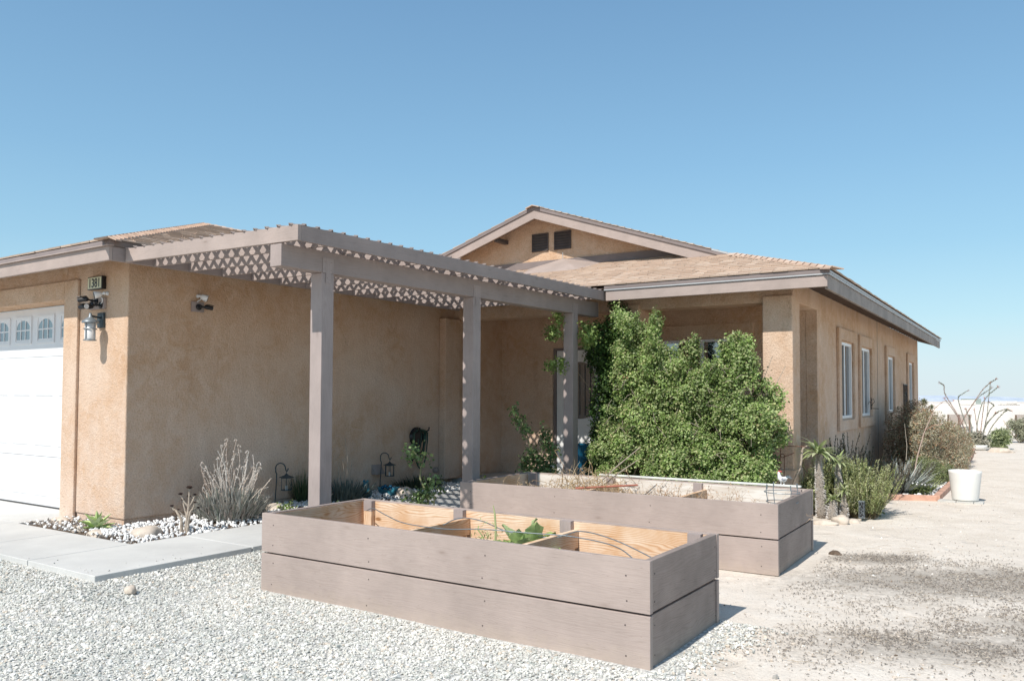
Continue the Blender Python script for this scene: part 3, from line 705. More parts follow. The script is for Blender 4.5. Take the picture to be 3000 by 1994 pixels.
    m = MB(); m.box(5.868, 5.906, 5.2935, 19.3, 2.665, 2.836); m.build('side_fascia', PGREY, house, fn=T, bevel=.004)
    m = MB(); m.box(5.907, 5.925, 5.256, 19.3, 2.838, 2.894); m.build('drip_edge', SILVER, house, fn=T)
    for k in range(34): 
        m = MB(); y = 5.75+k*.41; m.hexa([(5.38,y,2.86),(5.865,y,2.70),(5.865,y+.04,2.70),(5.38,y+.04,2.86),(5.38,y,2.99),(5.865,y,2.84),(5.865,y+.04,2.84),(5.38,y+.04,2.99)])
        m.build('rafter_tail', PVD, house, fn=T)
    # garage fascias
    m = MB(); m.box(-8, .392, -.442, -.404, 2.70, 2.842); m.build('garage_fascia', PX, house, bevel=.004)
    m = MB(); m.hexa([(-8,-.468,2.852),(.418,-.468,2.852),(.418,-.402,2.852),(-8,-.402,2.852),(-8,-.452,2.902),(.418,-.452,2.902),(.418,-.402,2.902),(-8,-.402,2.902)]); m.build('garage_fascia_trim', PDK, house)
    m = MB(); m.box(-8,.42,-.474,-.404,2.8425,2.851); m.build('drip_edge', PX, house)
    m = MB(); m.box(.354, .392, -.403, 5.25, 2.70, 2.842); m.build('garage_side_fascia', PY_SHADED, house, bevel=.004)
    m = MB(); m.box(.375, .412, -.40, 5.25, 2.8435, 2.902); m.build('garage_fascia_trim', PVD, house)
roofs()

def main_wing():
    X = 5.393
    m = MB()
    # right wall with windows, back porch wall with door and window, header, columns
    wins = [(8.66,9.70,1.025,2.252), (10.44,11.48,1.03,2.25), (13.55,14.48,1.05,2.22), (16.96,17.86,1.05,2.218)]
    ycur = 7.1
    for (a,b_,z0,z1) in wins:
        m.box(X-.16, X, ycur, a, G-.1, 2.86)
        m.box(X-.16, X, a, b_, G-.1, z0); m.box(X-.16, X, a, b_, z1, 2.86); ycur = b_
    m.box(X-.16, X, ycur, 18.95, G-.1, 2.86); m.box(-4, X, 18.95, 19.1, G-.1, 2.86)
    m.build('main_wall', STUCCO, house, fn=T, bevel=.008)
    m = MB()    # porch back wall
    for q in ((-.3,1.10,-.1,2.86),(1.10,2.06,2.175,2.86),(2.06,3.075,-.1,2.86),(3.075,4.293,-.1,1.05),(3.075,4.293,2.24,2.86),(4.293,5.233,-.1,2.86)): m.box(q[0],q[1],7.1,7.26,q[2],q[3])
    m.build('porch_wall', STUCCO, house, fn=T)
    m = MB(); m.box(-.02, X, 5.735, 6.06, 2.592, 2.86); m.box(X-.33, X, 6.06, 7.1, 2.60, 2.86); m.build('porch_header', STUCCO, house, fn=T, bevel=.01)
    m = MB(); m.box(-.1, X-.34, 6.07, 7.09, 2.80, 2.83); m.build('porch_ceiling', STUCCO, house, fn=T)
    for (a,b_) in ((2.9,3.285),(5.015,X+.003)):
        m = MB(); m.box(a, b_, 5.68, 6.063, .43, 2.672); m.build('column', STUCCO, house, fn=T, bevel=.014)
        m = MB(); m.box(a-.022, b_+.022, 5.655, 6.09, -.2, .45); m.build('column_base', STUCCO, house, fn=T, bevel=.01)
    m = MB(); m.box(X-.012, X+.003, 12.375, 12.39, -.1, 2.86); m.build('expansion_joint', DARKM, house, fn=T)
    # side windows
    for i, (a,b_,z0,z1) in enumerate(wins):
        ta, tb, tz0, tz1 = a-.225, b_+.31, z0-.19, z1+.205
        if i == 1: ta = a-.18
        t = MB(); t.box(X+.002,X+.045,ta,a-.04,tz0,tz1); t.box(X+.002,X+.045,b_+.03,tb,tz0,tz1); t.box(X+.002,X+.045,a-.04,b_+.03,z1+.02,tz1); t.box(X+.002,X+.045,a-.04,b_+.03,tz0,z0-.02)
        xo = X-.018
        f = MB(); w = .045
        f.box(xo-.05,xo+.015,a,a+w,z0,z1); f.box(xo-.05,xo+.015,b_-w,b_,z0,z1); f.box(xo-.05,xo+.015,a+w,b_-w,z0,z0+w); f.box(xo-.05,xo+.015,a+w,b_-w,z1-w,z1)
        mid = a+(b_-a)*.45; f.box(xo-.045,xo+.01,mid-.03,mid+.03,z0+w,z1-w)
        fo = f.build('window', WHITE, house, fn=T, bevel=.003); fo['label'] = 'tall white framed sliding window in the side wall'
        to = t.build('window_trim', STUCCO, None, fn=T, bevel=.008); to.parent = fo
        g = MB(); g.box(xo-.03,xo-.024,a+w,b_-w,z0+w,z1-w); go = g.build('pane', GLASS, None, fn=T); go.parent = fo
        s = MB(); s.box(xo-.008,xo-.004,a+w,mid-.03,z0+w,z1-w); s2 = s.build('insect_screen', SCREEN, None, fn=T); s2.parent = fo
    # porch window
    a,b_,z0,z1 = 3.075,4.293,1.05,2.24; yo = 7.13; f = MB(); w = .04
    f.box(a,a+w,yo-.02,yo+.05,z0,z1); f.box(b_-w,b_,yo-.02,yo+.05,z0,z1); f.box(a+w,b_-w,yo-.02,yo+.05,z0,z0+w); f.box(a+w,b_-w,yo-.02,yo+.05,z1-w,z1); f.box(3.66,3.72,yo-.015,yo+.045,z0+w,z1-w)
    fo = f.build('window', WHITE, house, fn=T, bevel=.003); fo['label'] = 'wide white framed window behind the green bush'
    t = MB(); t.box(a-.04,b_+.2,7.065,7.098,z1+.004,z1+.225); t.box(b_+.003,b_+.2,7.065,7.098,z0-.2,z1+.004); t.box(a-.24,a-.003,7.065,7.098,z0-.2,z1+.002); to = t.build('window_trim', STUCCO, None, fn=T, bevel=.006); to.parent = fo
    g = MB(); g.box(a+w,b_-w,yo+.01,yo+.016,z0+w,z1-w); go = g.build('pane', GLASS, None, fn=T); go.parent = fo
    # entry door
    d = MB(); d.box(1.145,2.02,7.125,7.165,.03,2.135)
    do = d.build('entry_door', WHITE, house, fn=T, bevel=.004); do['label'] = 'white entry door with dark arched glass behind the third post'
    f = MB(); f.box(1.10,1.143,7.09,7.2,.0,2.175); f.box(2.022,2.06,7.09,7.2,.0,2.175); f.box(1.143,2.022,7.09,7.2,2.137,2.175); fo = f.build('door_frame', PDK, None, fn=T); fo.parent = do
    t = MB(); t.box(.80,1.098,7.06,7.098,.0,2.40); t.box(1.098,2.06,7.06,7.098,2.18,2.40); t.box(2.062,2.3,7.06,7.098,.0,2.40); to = t.build('door_trim', STUCCO, None, fn=T, bevel=.006); to.parent = do
    g = MB(); n = 16; cx, hw = 1.59, .27
    pts = [(cx+hw*math.cos(math.pi*k/n), 7.118, 1.72+.22*math.sin(math.pi*k/n)) for k in range(n+1)] + [(cx-hw*math.cos(math.pi*k/n), 7.118, 1.15-.16*math.sin(math.pi*k/n)) for k in range(n+1)]
    g.extr(pts, (0,.006,0)); go = g.build('door_glass', GLASS, None, fn=T); go.parent = do
    g = MB(); 
    for k in range(5): g.tube([(cx-.2+.1*k,7.112,1.05),(cx-.2+.1*k,7.112,1.9)], .006, 5)
    go = g.build('door_grille', BLACK, None, fn=T); go.parent = do
    g = MB()
    for (a,b_,z0,z1) in ((1.24,1.55,.2,.85),(1.62,1.93,.2,.85)): 
        g.box(a,b_,7.119,7.1245,z0,z0+.02); g.box(a,b_,7.119,7.1245,z1-.02,z1); g.box(a,a+.02,7.119,7.1245,z0,z1); g.box(b_-.02,b_,7.119,7.1245,z0,z1)
    go = g.build('door_panel', WHITE, None, fn=T); go.parent = do
main_wing()

# ------------------------------------------------------------------ pergola
def pergola():
    p = thing('pergola', (2.7,2.5,0), 'mauve painted wooden pergola with lattice top over the entry', 'pergola')
    def W(x, y, z):     # the frame sags a few centimetres towards its free corner
        return (x, y, z - .042*max(0, min(1.1, (x-.4)/2.55))*(1-max(-.05, min(1, (y+.28)/5.6))))
    zb, zt = 2.70, 2.832
    def long(mb, a, b, fn):  # subdivide along a box
        pass
    for k in range(13):
        y = .062+.41*k; m = MB(); n = 6
        for i in range(n):
            xa = .394+(2.908-.394)*i/n; xb = .394+(2.908-.394)*(i+1)/n; m.box(xa, xb, y-.019, y+.019, zb+.002, zt-.004)
        m.build('joist', PXJ, p, fn=W)
    m = MB(); m.box(.415, 2.95, -.283, -.245, zb, zt); m.build('front_board', PX, p, fn=W, bevel=.003)
    m = MB(); n = 6
    for i in range(n): m.box(2.911, 2.9495, -.2445+5.50*i/n, -.2445+5.50*(i+1)/n, zb, zt)
    m.build('side_board', PY_SHADED, p, fn=W)
    m = MB(); m.hexa([(2.61,-.285,2.462),(2.75,-.285,2.462),(2.75,5.42,2.495),(2.61,5.42,2.495),(2.61,-.285,2.652),(2.75,-.285,2.652),(2.75,5.42,2.70),(2.61,5.42,2.70)])
    m.build('beam', PY_SHADED, p, bevel=.004)
    for (y, zt_) in ((.178,2.463),(2.432,2.477),(4.682,2.490)):
        m = MB(); m.box(2.602, 2.748, y, y+.143, -.12, zt_); q = m.build('post', PZ, p, bevel=.005)
        m = MB(); m.box(2.7512, 2.7545, y+.0, y+.13, zt_+.0, zt_+.135); m.box(2.7512, 2.7545, y+.04, y+.10, zt_-.09, zt_)
        for yy, zz in ((.03,.03),(.1,.03),(.03,.1),(.1,.1),(.055,-.04),(.085,-.06)): m.ball((2.755,y+yy,zt_+zz), .005, 6, 4)
        s = m.build('bracket', PZ, None); s.parent = q; s.matrix_parent_inverse = Matrix.Translation(-Vector(p.location))
        s.matrix_parent_inverse = Matrix.Identity(4)
    # lattice: two layers of diagonal slats
    m = MB(); x0, x1, y0, y1 = .43, .43+.076*33, -.283, 5.24; hw = .0185
    rr = random.Random(5)
    for layer, sgn in ((0, 1), (1, -1)):
        z0 = zt+.001+layer*.0085; z1 = z0+.0078
        for kk in range(-60, 60):
            c = (y0-(x0+.152*kk)) if sgn > 0 else (y0+(x0+.152*kk))      # line: y = sgn*x + c
            pts = []
            for x in (x0, x1):
                y = sgn*x+c
                if y0 <= y <= y1: pts.append((x, y))
            for y in (y0, y1):
                x = (y-c)/sgn
                if x0 < x < x1: pts.append((x, y))
            if len(pts) < 2: continue
            pts.sort(); a = Vector((*pts[0], 0)); b = Vector((*pts[-1], 0)); t = (b-a)
            if t.length < .05: continue
            t.normalize(); a -= t*rr.uniform(.0, .006); b += t*rr.uniform(.002, .010)
            s = Vector((-t.y, t.x, 0))*hw; nseg = max(1, int((b-a).length/.7))
            for i in range(nseg):
                q0 = a.lerp(b, i/nseg); q1 = a.lerp(b, (i+1)/nseg)
                m.hexa([(*(q0-s).xy, z0), (*(q1-s).xy, z0), (*(q1+s).xy, z0), (*(q0+s).xy, z0), (*(q0-s).xy, z1), (*(q1-s).xy, z1), (*(q1+s).xy, z1), (*(q0+s).xy, z1)])
    m.build('lattice_panel', PY_SHADED, p, fn=W)
pergola()

# ------------------------------------------------------------------ raised planters
def planter(loc, rz, W_, D, H, label, seed, back_mat, left_end_raw=RAWY):
    t = thing('raised_planter', loc, label, 'planter box', 'mauve wooden raised planter boxes in front of the house')
    th = .038; bh = (H-.012)/2; rr = random.Random(seed)
    def B(name, x0,x1,y0,y1,z0,z1, mt, bev=.003):
        m = MB(); m.box(x0,x1,y0,y1,z0,z1); o = m.build(name, mt, None, bevel=bev); o.parent = t; return o
    for k in range(2):
        z0 = k*(bh+.012); z1 = z0+bh
        B('front_board', 0, W_, 0, th, z0, z1, PX); B('back_board', 0, W_, D-th, D, z0, z1-(.003 if k else 0), PX)
        B('end_board', .002, th+.002, th+.002, D-th-.002, z0, z1-.004, PY_SHADED); B('end_board', W_-th-.006-(.012 if k == 0 else .004), W_-(.012 if k == 0 else .004), th+.002, D-th-.002, z0+.004*k, z1-.002, PY_END_SHADED)
    # raw inside faces
    m = MB(); zt = H-.014
    m.box(th+.004, W_-th-.03, D-th-.006, D-th-.001, .02, zt); o = m.build('inner_board', back_mat, None); o.parent = t
    m = MB(); m.box(th+.003, th+.008, th+.002, D-th-.008, .02, zt); o = m.build('inner_board', left_end_raw, None); o.parent = t
    n = 4
    for i in range(n):
        x = .085+(W_-.085*2-.10)*i/(n-1)
        B('post', x, x+.09, D-th-.052, D-th-.0065, .01, H-.008, RAWZ if seed == 1 else PZ, .002)
        m = MB(); m.box(x-.0012, x+.0912, D-th-.0535, D-th-.0062, H-.095-.03*(i%2), H-.0072); o = m.build('painted_post_top', PZ, None); o.parent = t
        B('post', x, x+.09, th+.001, th+.055, .01, H-.012, PZ, .002)
    for i in (1, 2):
        x = .085+(W_-.085*2-.10)*i/(n-1)
        B('brace', x+.095, x+.133, th+.06, D-th-.01, H-.20, H-.07, RAWY, .002)
    m = MB(); m.box(th+.01, W_-th-.05, th+.01, D-th-.01, .02, H-.27); o = m.build('soil', SOIL, None); o.parent = t
    m = MB()
    for i in range(n):
        x = .13+(W_-.27)*i/(n-1)
        for z in (.06, bh-.06, bh+.07, H-.09): m.lathe([(.005,0),(.005,.0015)], (x+rr.uniform(-.012,.012), -.0015, z+rr.uniform(-.01,.01)), (0,1,0), 8)
    for y in (.07, D-.07):
        for z in (.07, bh-.06, bh+.07, H-.08): m.lathe([(.0045,0),(.0045,.0015)], (W_-.0035, y, z), (1,0,0), 8)
    o = m.build('screw', DARKM, None); o.parent = t
    t.rotation_euler = (0,0,rz); return t
planter((3.03,-.672,G), R(.3), 3.24, 1.12, .60, 'mauve raised planter box in the foreground with bright orange wood inside', 1, RAWX)
planter((2.885,2.03,G), R(1.9), 3.30, 1.38, .60, 'mauve raised planter box behind, filled with dry plants and a wire cage', 2, BLEACH)

# ------------------------------------------------------------------ wall fittings
def sign():
    t = thing('house_number_sign', (-.57,0,2.59), 'black framed house number sign 1381 on the garage wall', 'sign')
    m = MB(); m.box(-.715,-.425,-.05,-.001,2.518,2.660); m.build('sign_frame', BLACK, t, bevel=.004)
    m = MB(); m.box(-.703,-.437,-.053,-.0505,2.528,2.650); m.build('sign_plate', CREAMP, t)
    cu = bpy.data.curves.new('digits', 'FONT'); cu.body = '1381'; cu.size = .142; cu.extrude = .001; cu.align_x = 'CENTER'; cu.offset = .0022
    o = bpy.data.objects.new('tmp', cu); C.objects.link(o); dg = bpy.context.evaluated_depsgraph_get(); dg.update()
    me = bpy.data.meshes.new_from_object(o.evaluated_get(dg)); bpy.data.objects.remove(o)
    d = bpy.data.objects.new('digits', me); me.materials.clear(); me.materials.append(BLACK); C.objects.link(d); d.parent = t
    xs = [v.co.x for v in me.vertices]; ys = [v.co.y for v in me.vertices]; kx = .195/(max(xs)-min(xs)); ky = .100/(max(ys)-min(ys)); cxm = (max(xs)+min(xs))/2; cym = (max(ys)+min(ys))/2
    me.transform(Matrix.Translation((-cxm,-cym,0))); me.transform(Matrix.Diagonal((kx,ky,1,1)))
    me.transform(Matrix.Rotation(math.pi/2, 4, 'X')); d.location = (0, -.0545, -.001)
sign()
def bullet(t, p0, dirv, up=True):
    """black bullet camera: wall foot, arm, barrel with visor and lens"""
    pass
def cams():
    g = 'small security cameras on the garage walls'
    m = MB(); m.box(-.70,-.41,-.03,-.001,2.30,2.42); o = m.build('mounting_board', PX, None, bevel=.003); tag(o, 'mauve square board behind the cluster of black cameras', 'mounting board')
    m = MB(); m.box(.001,.03,.75,.905,2.315,2.43); o = m.build('mounting_board', PY_SHADED, None, bevel=.003); tag(o, 'small mauve board on the shaded side wall under a white camera', 'mounting board')
    def black(p, d, label, foot, L=.14, r=.034):
        L *= .72; r *= .75; p = Vector(p); d = Vector(d).normalized(); t = thing('security_camera', p, label, 'camera', g)
        m = MB(); m.lathe([(r*.8,0),(r,.012),(r,L*.8),(r*.96,L)], p-d*L*.5, d, 18)
        m.build('camera_body', BLACK, t, smooth=False)
        m = MB(); m.lathe([(r*.9,0),(r*.9,.002)], p+d*(L*.5), d, 18); m.build('lens_glass', GLASS, t)
        m = MB()
        for k in range(8):
            a = 2*math.pi*k/8; u = d.orthogonal().normalized(); v = d.cross(u); m.ball(p+d*(L*.5+.003)+(u*math.cos(a)+v*math.sin(a))*r*.62, .004, 6, 4)
        m.build('light_ring', SILVER, t)
        m = MB(); u = Vector((0,0,1)); s = d.cross(u).normalized()
        q = p+u*(r+.004)-d*L*.35; m.extr([q-s*r*.9, q+s*r*.9, q+s*r*.9+d*L, q-s*r*.9+d*L], u*.006); m.build('visor', BLACK, t, bevel=.002)
        f = Vector(foot[0]); nrm = Vector(foot[1]); m = MB(); m.lathe([(.036,0),(.036,.012),(.014,.02)], f, nrm, 16); m.tube([f+nrm*.015, f+nrm*.05, p-d*L*.4], .010, 8); m.ball(f+nrm*.05, .017)
        m.build('mount_arm', BLACK, t)
    black((-.575,-.17,2.395), (-.75,-.6,-.15), 'black bullet camera pointing left, upper one of the cluster under the number sign', ((-.56,-.03,2.39),(0,-1,0)))
    black((-.635,-.14,2.322), (-.9,-.3,-.1), 'black camera pointing left, low at the left edge of the cluster under the number sign', ((-.65,-.03,2.35),(0,-1,0)), L=.11)
    black((-.47,-.17,2.315), (.55,-.8,-.1), 'black camera whose round lens faces the viewer in the cluster under the number sign', ((-.47,-.03,2.34),(0,-1,0)), L=.09, r=.04)
    black((.12,.90,2.365), (.25,.95,-.12), 'black bullet camera on the shaded side wall beside the pergola', ((.03,.83,2.372),(1,0,0)), L=.12, r=.032)
    def white(p, d, foot, nrm, cord, label):
        p = Vector(p); d = Vector(d).normalized(); t = thing('security_camera', p, label, 'camera', g)
        m = MB(); m.lathe([(.014,-.032),(.028,-.020),(.036,.010),(.042,.042),(.040,.047)], p, d, 24); m.build('camera_body', WHITE, t, smooth=True)
        m = MB(); m.lathe([(.036,0),(.036,.003)], p+d*.046, d, 24); m.build('lens_glass', BLACK, t)
        m = MB(); m.lathe([(.012,0),(.012,.003)], p+d*.050, d, 16); m.build('lens_ring', GREYM, t)
        f = Vector(foot); nrm = Vector(nrm); m = MB(); m.lathe([(.022,0),(.022,.012),(.012,.03)], f, nrm, 18); m.ball(f+nrm*.04, .018); m.tube([f+nrm*.04, p-d*.02], .011, 8); m.build('mount', WHITE, t, smooth=True)
        m = MB(); m.tube(cord, .005, 6); m.build('cord', WHITE, t, smooth=True)
    white((-.42,-.085,2.45), (-.35,-.9,-.25), (-.385,-.001,2.465), (0,-1,0), [(-.41,-.07,2.43),(-.39,-.06,2.40),(-.41,-.05,2.37),(-.47,-.04,2.35)], 'white camera with a grey lens below the number sign')
    white((.07,.86,2.485), (.45,.8,-.35), (.001,.835,2.50), (1,0,0), [(.06,.85,2.47),(.05,.83,2.45),(.03,.81,2.43)], 'white camera above the small board on the shaded side wall')
cams()
def wall_lamp():
    t = thing('wall_lantern', (-.545,0,2.2), 'grey outdoor wall lantern with frosted glass beside the garage door', 'wall lamp')
    m = MB(); m.box(-.545,-.425,-.028,-.001,2.095,2.26); m.build('back_plate', IRON, t, bevel=.004)
    cx, cy = -.457, -.15
    m = MB(); m.tube([(-.485,-.03,2.205),(-.485,-.09,2.212),(cx,cy,2.215)], .011, 8); m.build('arm', IRON, t)
    m = MB(); m.lathe([(.010,2.245),(.015,2.235),(.018,2.205),(.05,2.18),(.08,2.158),(.085,2.145),(.085,2.138),(.06,2.134)], (cx,cy,0), (0,0,1), 32); m.build('cap', GREYM, t, smooth=True)
    m = MB(); m.lathe([(.052,1.958),(.054,1.97),(.054,2.135)], (cx,cy,0), (0,0,1), 28); m.build('glass', FROST, t, smooth=True)
    m = MB()
    for k in range(4):
        a = R(20+90*k); m.tube([(cx+.063*math.cos(a),cy+.063*math.sin(a),1.95),(cx+.063*math.cos(a),cy+.063*math.sin(a),2.14)], .005, 6)
    for z in (1.952, 2.075): m.tube([(cx+.063*math.cos(2*math.pi*k/28),cy+.063*math.sin(2*math.pi*k/28),z) for k in range(29)], .0055, 6)
    m.lathe([(.058,1.947),(.058,1.957)], (cx,cy,0), (0,0,1), 24); m.build('cage', GREYM, t)
wall_lamp()
def hose():
    t = thing('hose_hanger', (.0,4.65,.8), 'black hose hanger with a green garden hose on the shaded wall', 'hose')
    m = MB(); m.lathe([(.14,0),(.15,.02),(.13,.05)], (.001,4.66,.74), (1,0,0), 24)
    for y in (4.50, 4.60, 4.82): m.tube([(.04,y,.80),(.13,y,.84),(.14,y,.885)], .012, 6)
    m.build('hanger', BLACK, t)
    m = MB()
    for k in range(5):
        y0 = 4.66+rnd.uniform(-.02,.02); w = .10+.014*k; h = .30+.05*(k%3); xx = .05+.014*k; L = [.30,.36,.46,.28,.52][k]
        pts = [(xx, y0+w*math.cos(a), .78+(.07*math.sin(a) if math.sin(a) > 0 else L*math.sin(a))) for a in [2*math.pi*i/26 for i in range(27)]]
        m.tube(pts, .011, 7)
    m.tube([(.13,4.58,.72),(.14,4.56,.55),(.13,4.50,.43),(.12,4.44,.40)], .011, 7)
    m.build('garden_hose', HOSE, t, smooth=True)
    m = MB(); m.lathe([(.018,0),(.02,.05),(.034,.09),(.034,.11)], (.12,4.50,.47), (0,-.6,-.5), 14); m.build('nozzle', BLACK, t)
hose()
def boxes():
    m = MB(); m.extr([(.001,3.705,.375),(.001,3.705,.24),(.09,3.705,.24)], (0,.19,0)); o = m.build('vent_hood', CONDUIT); tag(o, 'mauve wedge shaped vent hood low on the shaded wall', 'vent')
    m = MB(); m.lathe([(.045,0),(.045,.05),(.03,.06)], (.001,5.12,.2), (1,0,0), 18); o = m.build('drain_cap', CONDUIT); tag(o, 'round painted pipe cap low on the shaded wall', 'pipe cap')
boxes()
def lantern(base, sgn, label):
    x, y, z = base; hx, hy = .83, .557
    t = thing('garden_lantern', base, label, 'lantern', 'dark metal lanterns hanging on hooked garden stakes')
    def H(o_, zz): return (x+hx*o_, y+hy*o_, z+zz)
    m = MB(); pts = [H(-.02,-.03), H(-.01,.15), H(.0,.33), H(.0,.40), H(-.012,.425)] + [H(.047-.06*math.cos(a), .47+.06*math.sin(a)) for a in [R(d) for d in range(0,181,20)]] + [H(.115,.44),H(.128,.43),H(.138,.45),H(.142,.468)]
    m.tube(pts, .0075, 7); m.build('hooked_stake', IRON, t, smooth=True)
    lx, ly, lz = H(.122, .405)
    m = MB(); m.tube([(lx,ly,lz+.025),(lx,ly,lz-.01)], .004, 5); m.lathe([(.006,0),(.025,-.02),(.09,-.045),(.09,-.050)], (lx,ly,lz), (0,0,1), 6); m.build('lantern_roof', IRON, t)
    m = MB(); r_ = .066
    for k in range(6):
        a = R(60*k+20); m.tube([(lx+r_*math.cos(a),ly+r_*math.sin(a),lz-.05),(lx+r_*math.cos(a),ly+r_*math.sin(a),lz-.205)], .0045, 5)
    for zz in (-.053, -.203): m.tube([(lx+r_*math.cos(R(60*k+20)),ly+r_*math.sin(R(60*k+20)),lz+zz) for k in range(7)], .0045, 5)
    m.lathe([(.066,-.208),(.066,-.203)], (lx,ly,lz), (0,0,1), 6); m.build('lantern_cage', IRON, t)
    m = MB(); m.lathe([(.015,-.203),(.015,-.15)], (lx,ly,lz), (0,0,1), 12); m.build('candle', FROST, t)
lantern((.14,1.89,.0), 1, 'dark hexagonal lantern on a hooked stake left of the first pergola post')
lantern((.12,3.78,.02), 1, 'dark hexagonal lantern on a hooked stake right of the first pergola post')

def figurines():
    t = thing('garden_figurine', (.47,3.12,.0), 'teal blue ceramic frog figurine standing on the pebbles', 'figurine')
    x, y = .47, 3.12
    m = MB(); m.ball((x,y,.07), .085, 14, 9, (1,.9,.95)); m.ball((x,y-.01,.17), .05, 12, 8, (1,.9,1)); m.build('body', TEAL, t, smooth=True)
    m = MB(); 
    for s in (-1,1): m.ball((x+.032*s,y-.01,.222), .02); m.tube([(x+.06*s,y-.03,.12),(x+.085*s,y-.07,.05)], .016, 7); m.ball((x+.07*s,y-.06,.015), .03, 8, 5, (1,1.3,.5))
    m.build('limbs', TEAL, t, smooth=True)
    t = thing('garden_figurine', (.50,3.52,.0), 'blue ceramic boat shaped planter with flowers on the pebbles', 'figurine')
    x, y = .50, 3.52
    m = MB(); prof = [(-.17,.10),(-.14,.045),(-.10,.0),(.10,.0),(.14,.05),(.18,.12),(.16,.13),(.10,.075),(-.10,.075),(-.15,.11)]
    m.extr([(x+a,y-.05,b) for a,b in prof], (0,.1,0)); m.build('hull', TEAL, t, bevel=.008)
    m = MB()
    for k in range(5): m.ball((x-.10+.05*k,y-.01,.10+.02*(k%2)), .026, 8, 6)
    m.build('flowers', BLUEP, t, smooth=True)
figurines()

def boulder(c, r, s3, label, seed=0, mt=STONE, name='boulder', cat='rock', group='loose rocks in the planting beds'):
    bm = bmesh.new(); bmesh.ops.create_icosphere(bm, subdivisions=3, radius=1)
    for v in bm.verts:
        p = v.co*1.0; d = 1+.22*mnoise.noise(p*1.3+Vector((seed*3.1,0,0)))+.08*mnoise.noise(p*3.5+Vector((0,seed,0)))
        v.co = Vector((p.x*s3[0], p.y*s3[1], p.z*s3[2]))*d*r
        v.co.z = max(v.co.z, -.4*r)
    me = bpy.data.meshes.new(name); bm.to_mesh(me); bm.free(); me.materials.append(mt); me.polygons.foreach_set('use_smooth', [True]*len(me.polygons))
    o = bpy.data.objects.new(name, me); C.objects.link(o); o.location = c; tag(o, label, cat, group); return o
boulder((.66,-.15,-.005), .13, (1.0,1.15,.62), 'large smooth pale boulder at the garage corner on white pebbles', 1)
boulder((.42,-.20,-.02), .06, (1,1,.8), 'small round tan rock between the corner and the large boulder', 2)
boulder((.26,-.42,-.02), .105, (1.2,.8,.55), 'flat tan rock beside the green agave', 3)
boulder((-.22,-.36,-.02), .08, (1.2,.8,.5), 'grey flat rock left of the green agave', 4)
boulder((-.84,-.22,-.01), .11, (1.2,.7,.5), 'wide flat tan rock against the garage door surround', 5)
boulder((.40,1.63,.0), .11, (1.1,.9,.75), 'pale rock at the foot of the first lantern stake', 6)
boulder((.74,3.58,.02), .12, (.9,.9,.9), 'grey brown rock in the shade behind the planter', 7)
boulder((2.50,-1.42,-.06), .045, (1,.9,.9), 'reddish lone rock on the gravel beside the walkway edge', 8)
boulder((5.84,5.28,G), .13, (1.2,.8,.45), 'wide pale rock nearest the box corner under the palms', 9)
boulder((5.99,5.42,G+.03), .10, (1.0,.8,.75), 'angular cream rock in the middle under the palms', 10)
boulder((6.10,5.62,G), .07, (1.1,.8,.6), 'small cream rock at the right under the palms', 11)
boulder((6.36,3.42,G), .05, (1.2,.8,.7), 'dark brown dirt clod beside the rear planter corner', 12, mt=SOIL)
boulder((6.85,21.2,G+.02), .22, (1.4,.8,.5), 'white rock beside the basin under the ocotillo', 13)

# ------------------------------------------------------------------ plants
def foliage(name, blobs, n, size, pal, parent=None, mt=LEAF, seed=1, dens=2.2, thr=-.15, surf=.55, label=None, cat=None, group=None, lens=1.3, up=.3, clip=None, cluster=4, face=0.0):
    """many small folded leaves spread through ellipsoids (cx,cy,cz,rx,ry,rz)"""
    rr = random.Random(seed); mb = MB(); vol = [b[3]*b[4]*b[5] for b in blobs]; tot = sum(v**.67 for v in vol); k = 0
    for b, v in zip(blobs, vol):
        m = int(n*(v**.67)/tot/cluster)
        for i in range(m):
            d = Vector((rr.gauss(0,1), rr.gauss(0,1), rr.gauss(0,1))).normalized(); r_ = rr.uniform(surf, 1.05)**.6 if rr.random() < .85 else rr.random()
            p = Vector((b[0]+d.x*b[3]*r_, b[1]+d.y*b[4]*r_, b[2]+d.z*b[5]*r_))
            nz = mnoise.noise(p*dens*2.2)+.5*mnoise.noise(p*dens*6)
            if nz < thr+rr.uniform(-.15,.15): continue
            if clip and not clip(p): continue
            shade = .75+.5*(nz+.3)
            for j in range(cluster):
                q = p+Vector((rr.gauss(0,1), rr.gauss(0,1), rr.gauss(0,1)))*size*1.1
                nn = (d+Vector((rr.gauss(0,.7), rr.gauss(0,.7)-face, rr.gauss(0,.7)+up+face*.7))).normalized()
                a = nn.orthogonal().normalized(); b2 = nn.cross(a); an = rr.uniform(0, 6.28)
                u = a*math.cos(an)+b2*math.sin(an); w = nn.cross(u); s = size*rr.uniform(.6,1.25)
                c = rr.choice(pal); f = shade*rr.uniform(.85,1.15); c = tuple(max(0,x*f) for x in c)
                L = s*lens*.5; h = s*.5
                mb.add([q-u*L, q-u*L*.1+w*h+nn*s*.12, q+u*L, q-u*L*.1-w*h+nn*s*.12], [(0,1,2),(0,2,3)], c)
    o = mb.build(name, mt, parent)
    if label: tag(o, label, cat, group)
    return o
GREEN = [(.225,.325,.085), (.29,.40,.125), (.36,.465,.17), (.16,.245,.06), (.46,.54,.255), (.49,.50,.24), (.19,.285,.08)]
DGREEN_SHADED = [(.05,.10,.025), (.08,.15,.035), (.10,.19,.045)]  # inner leaves: shade inside the leaf mass put into darker greens
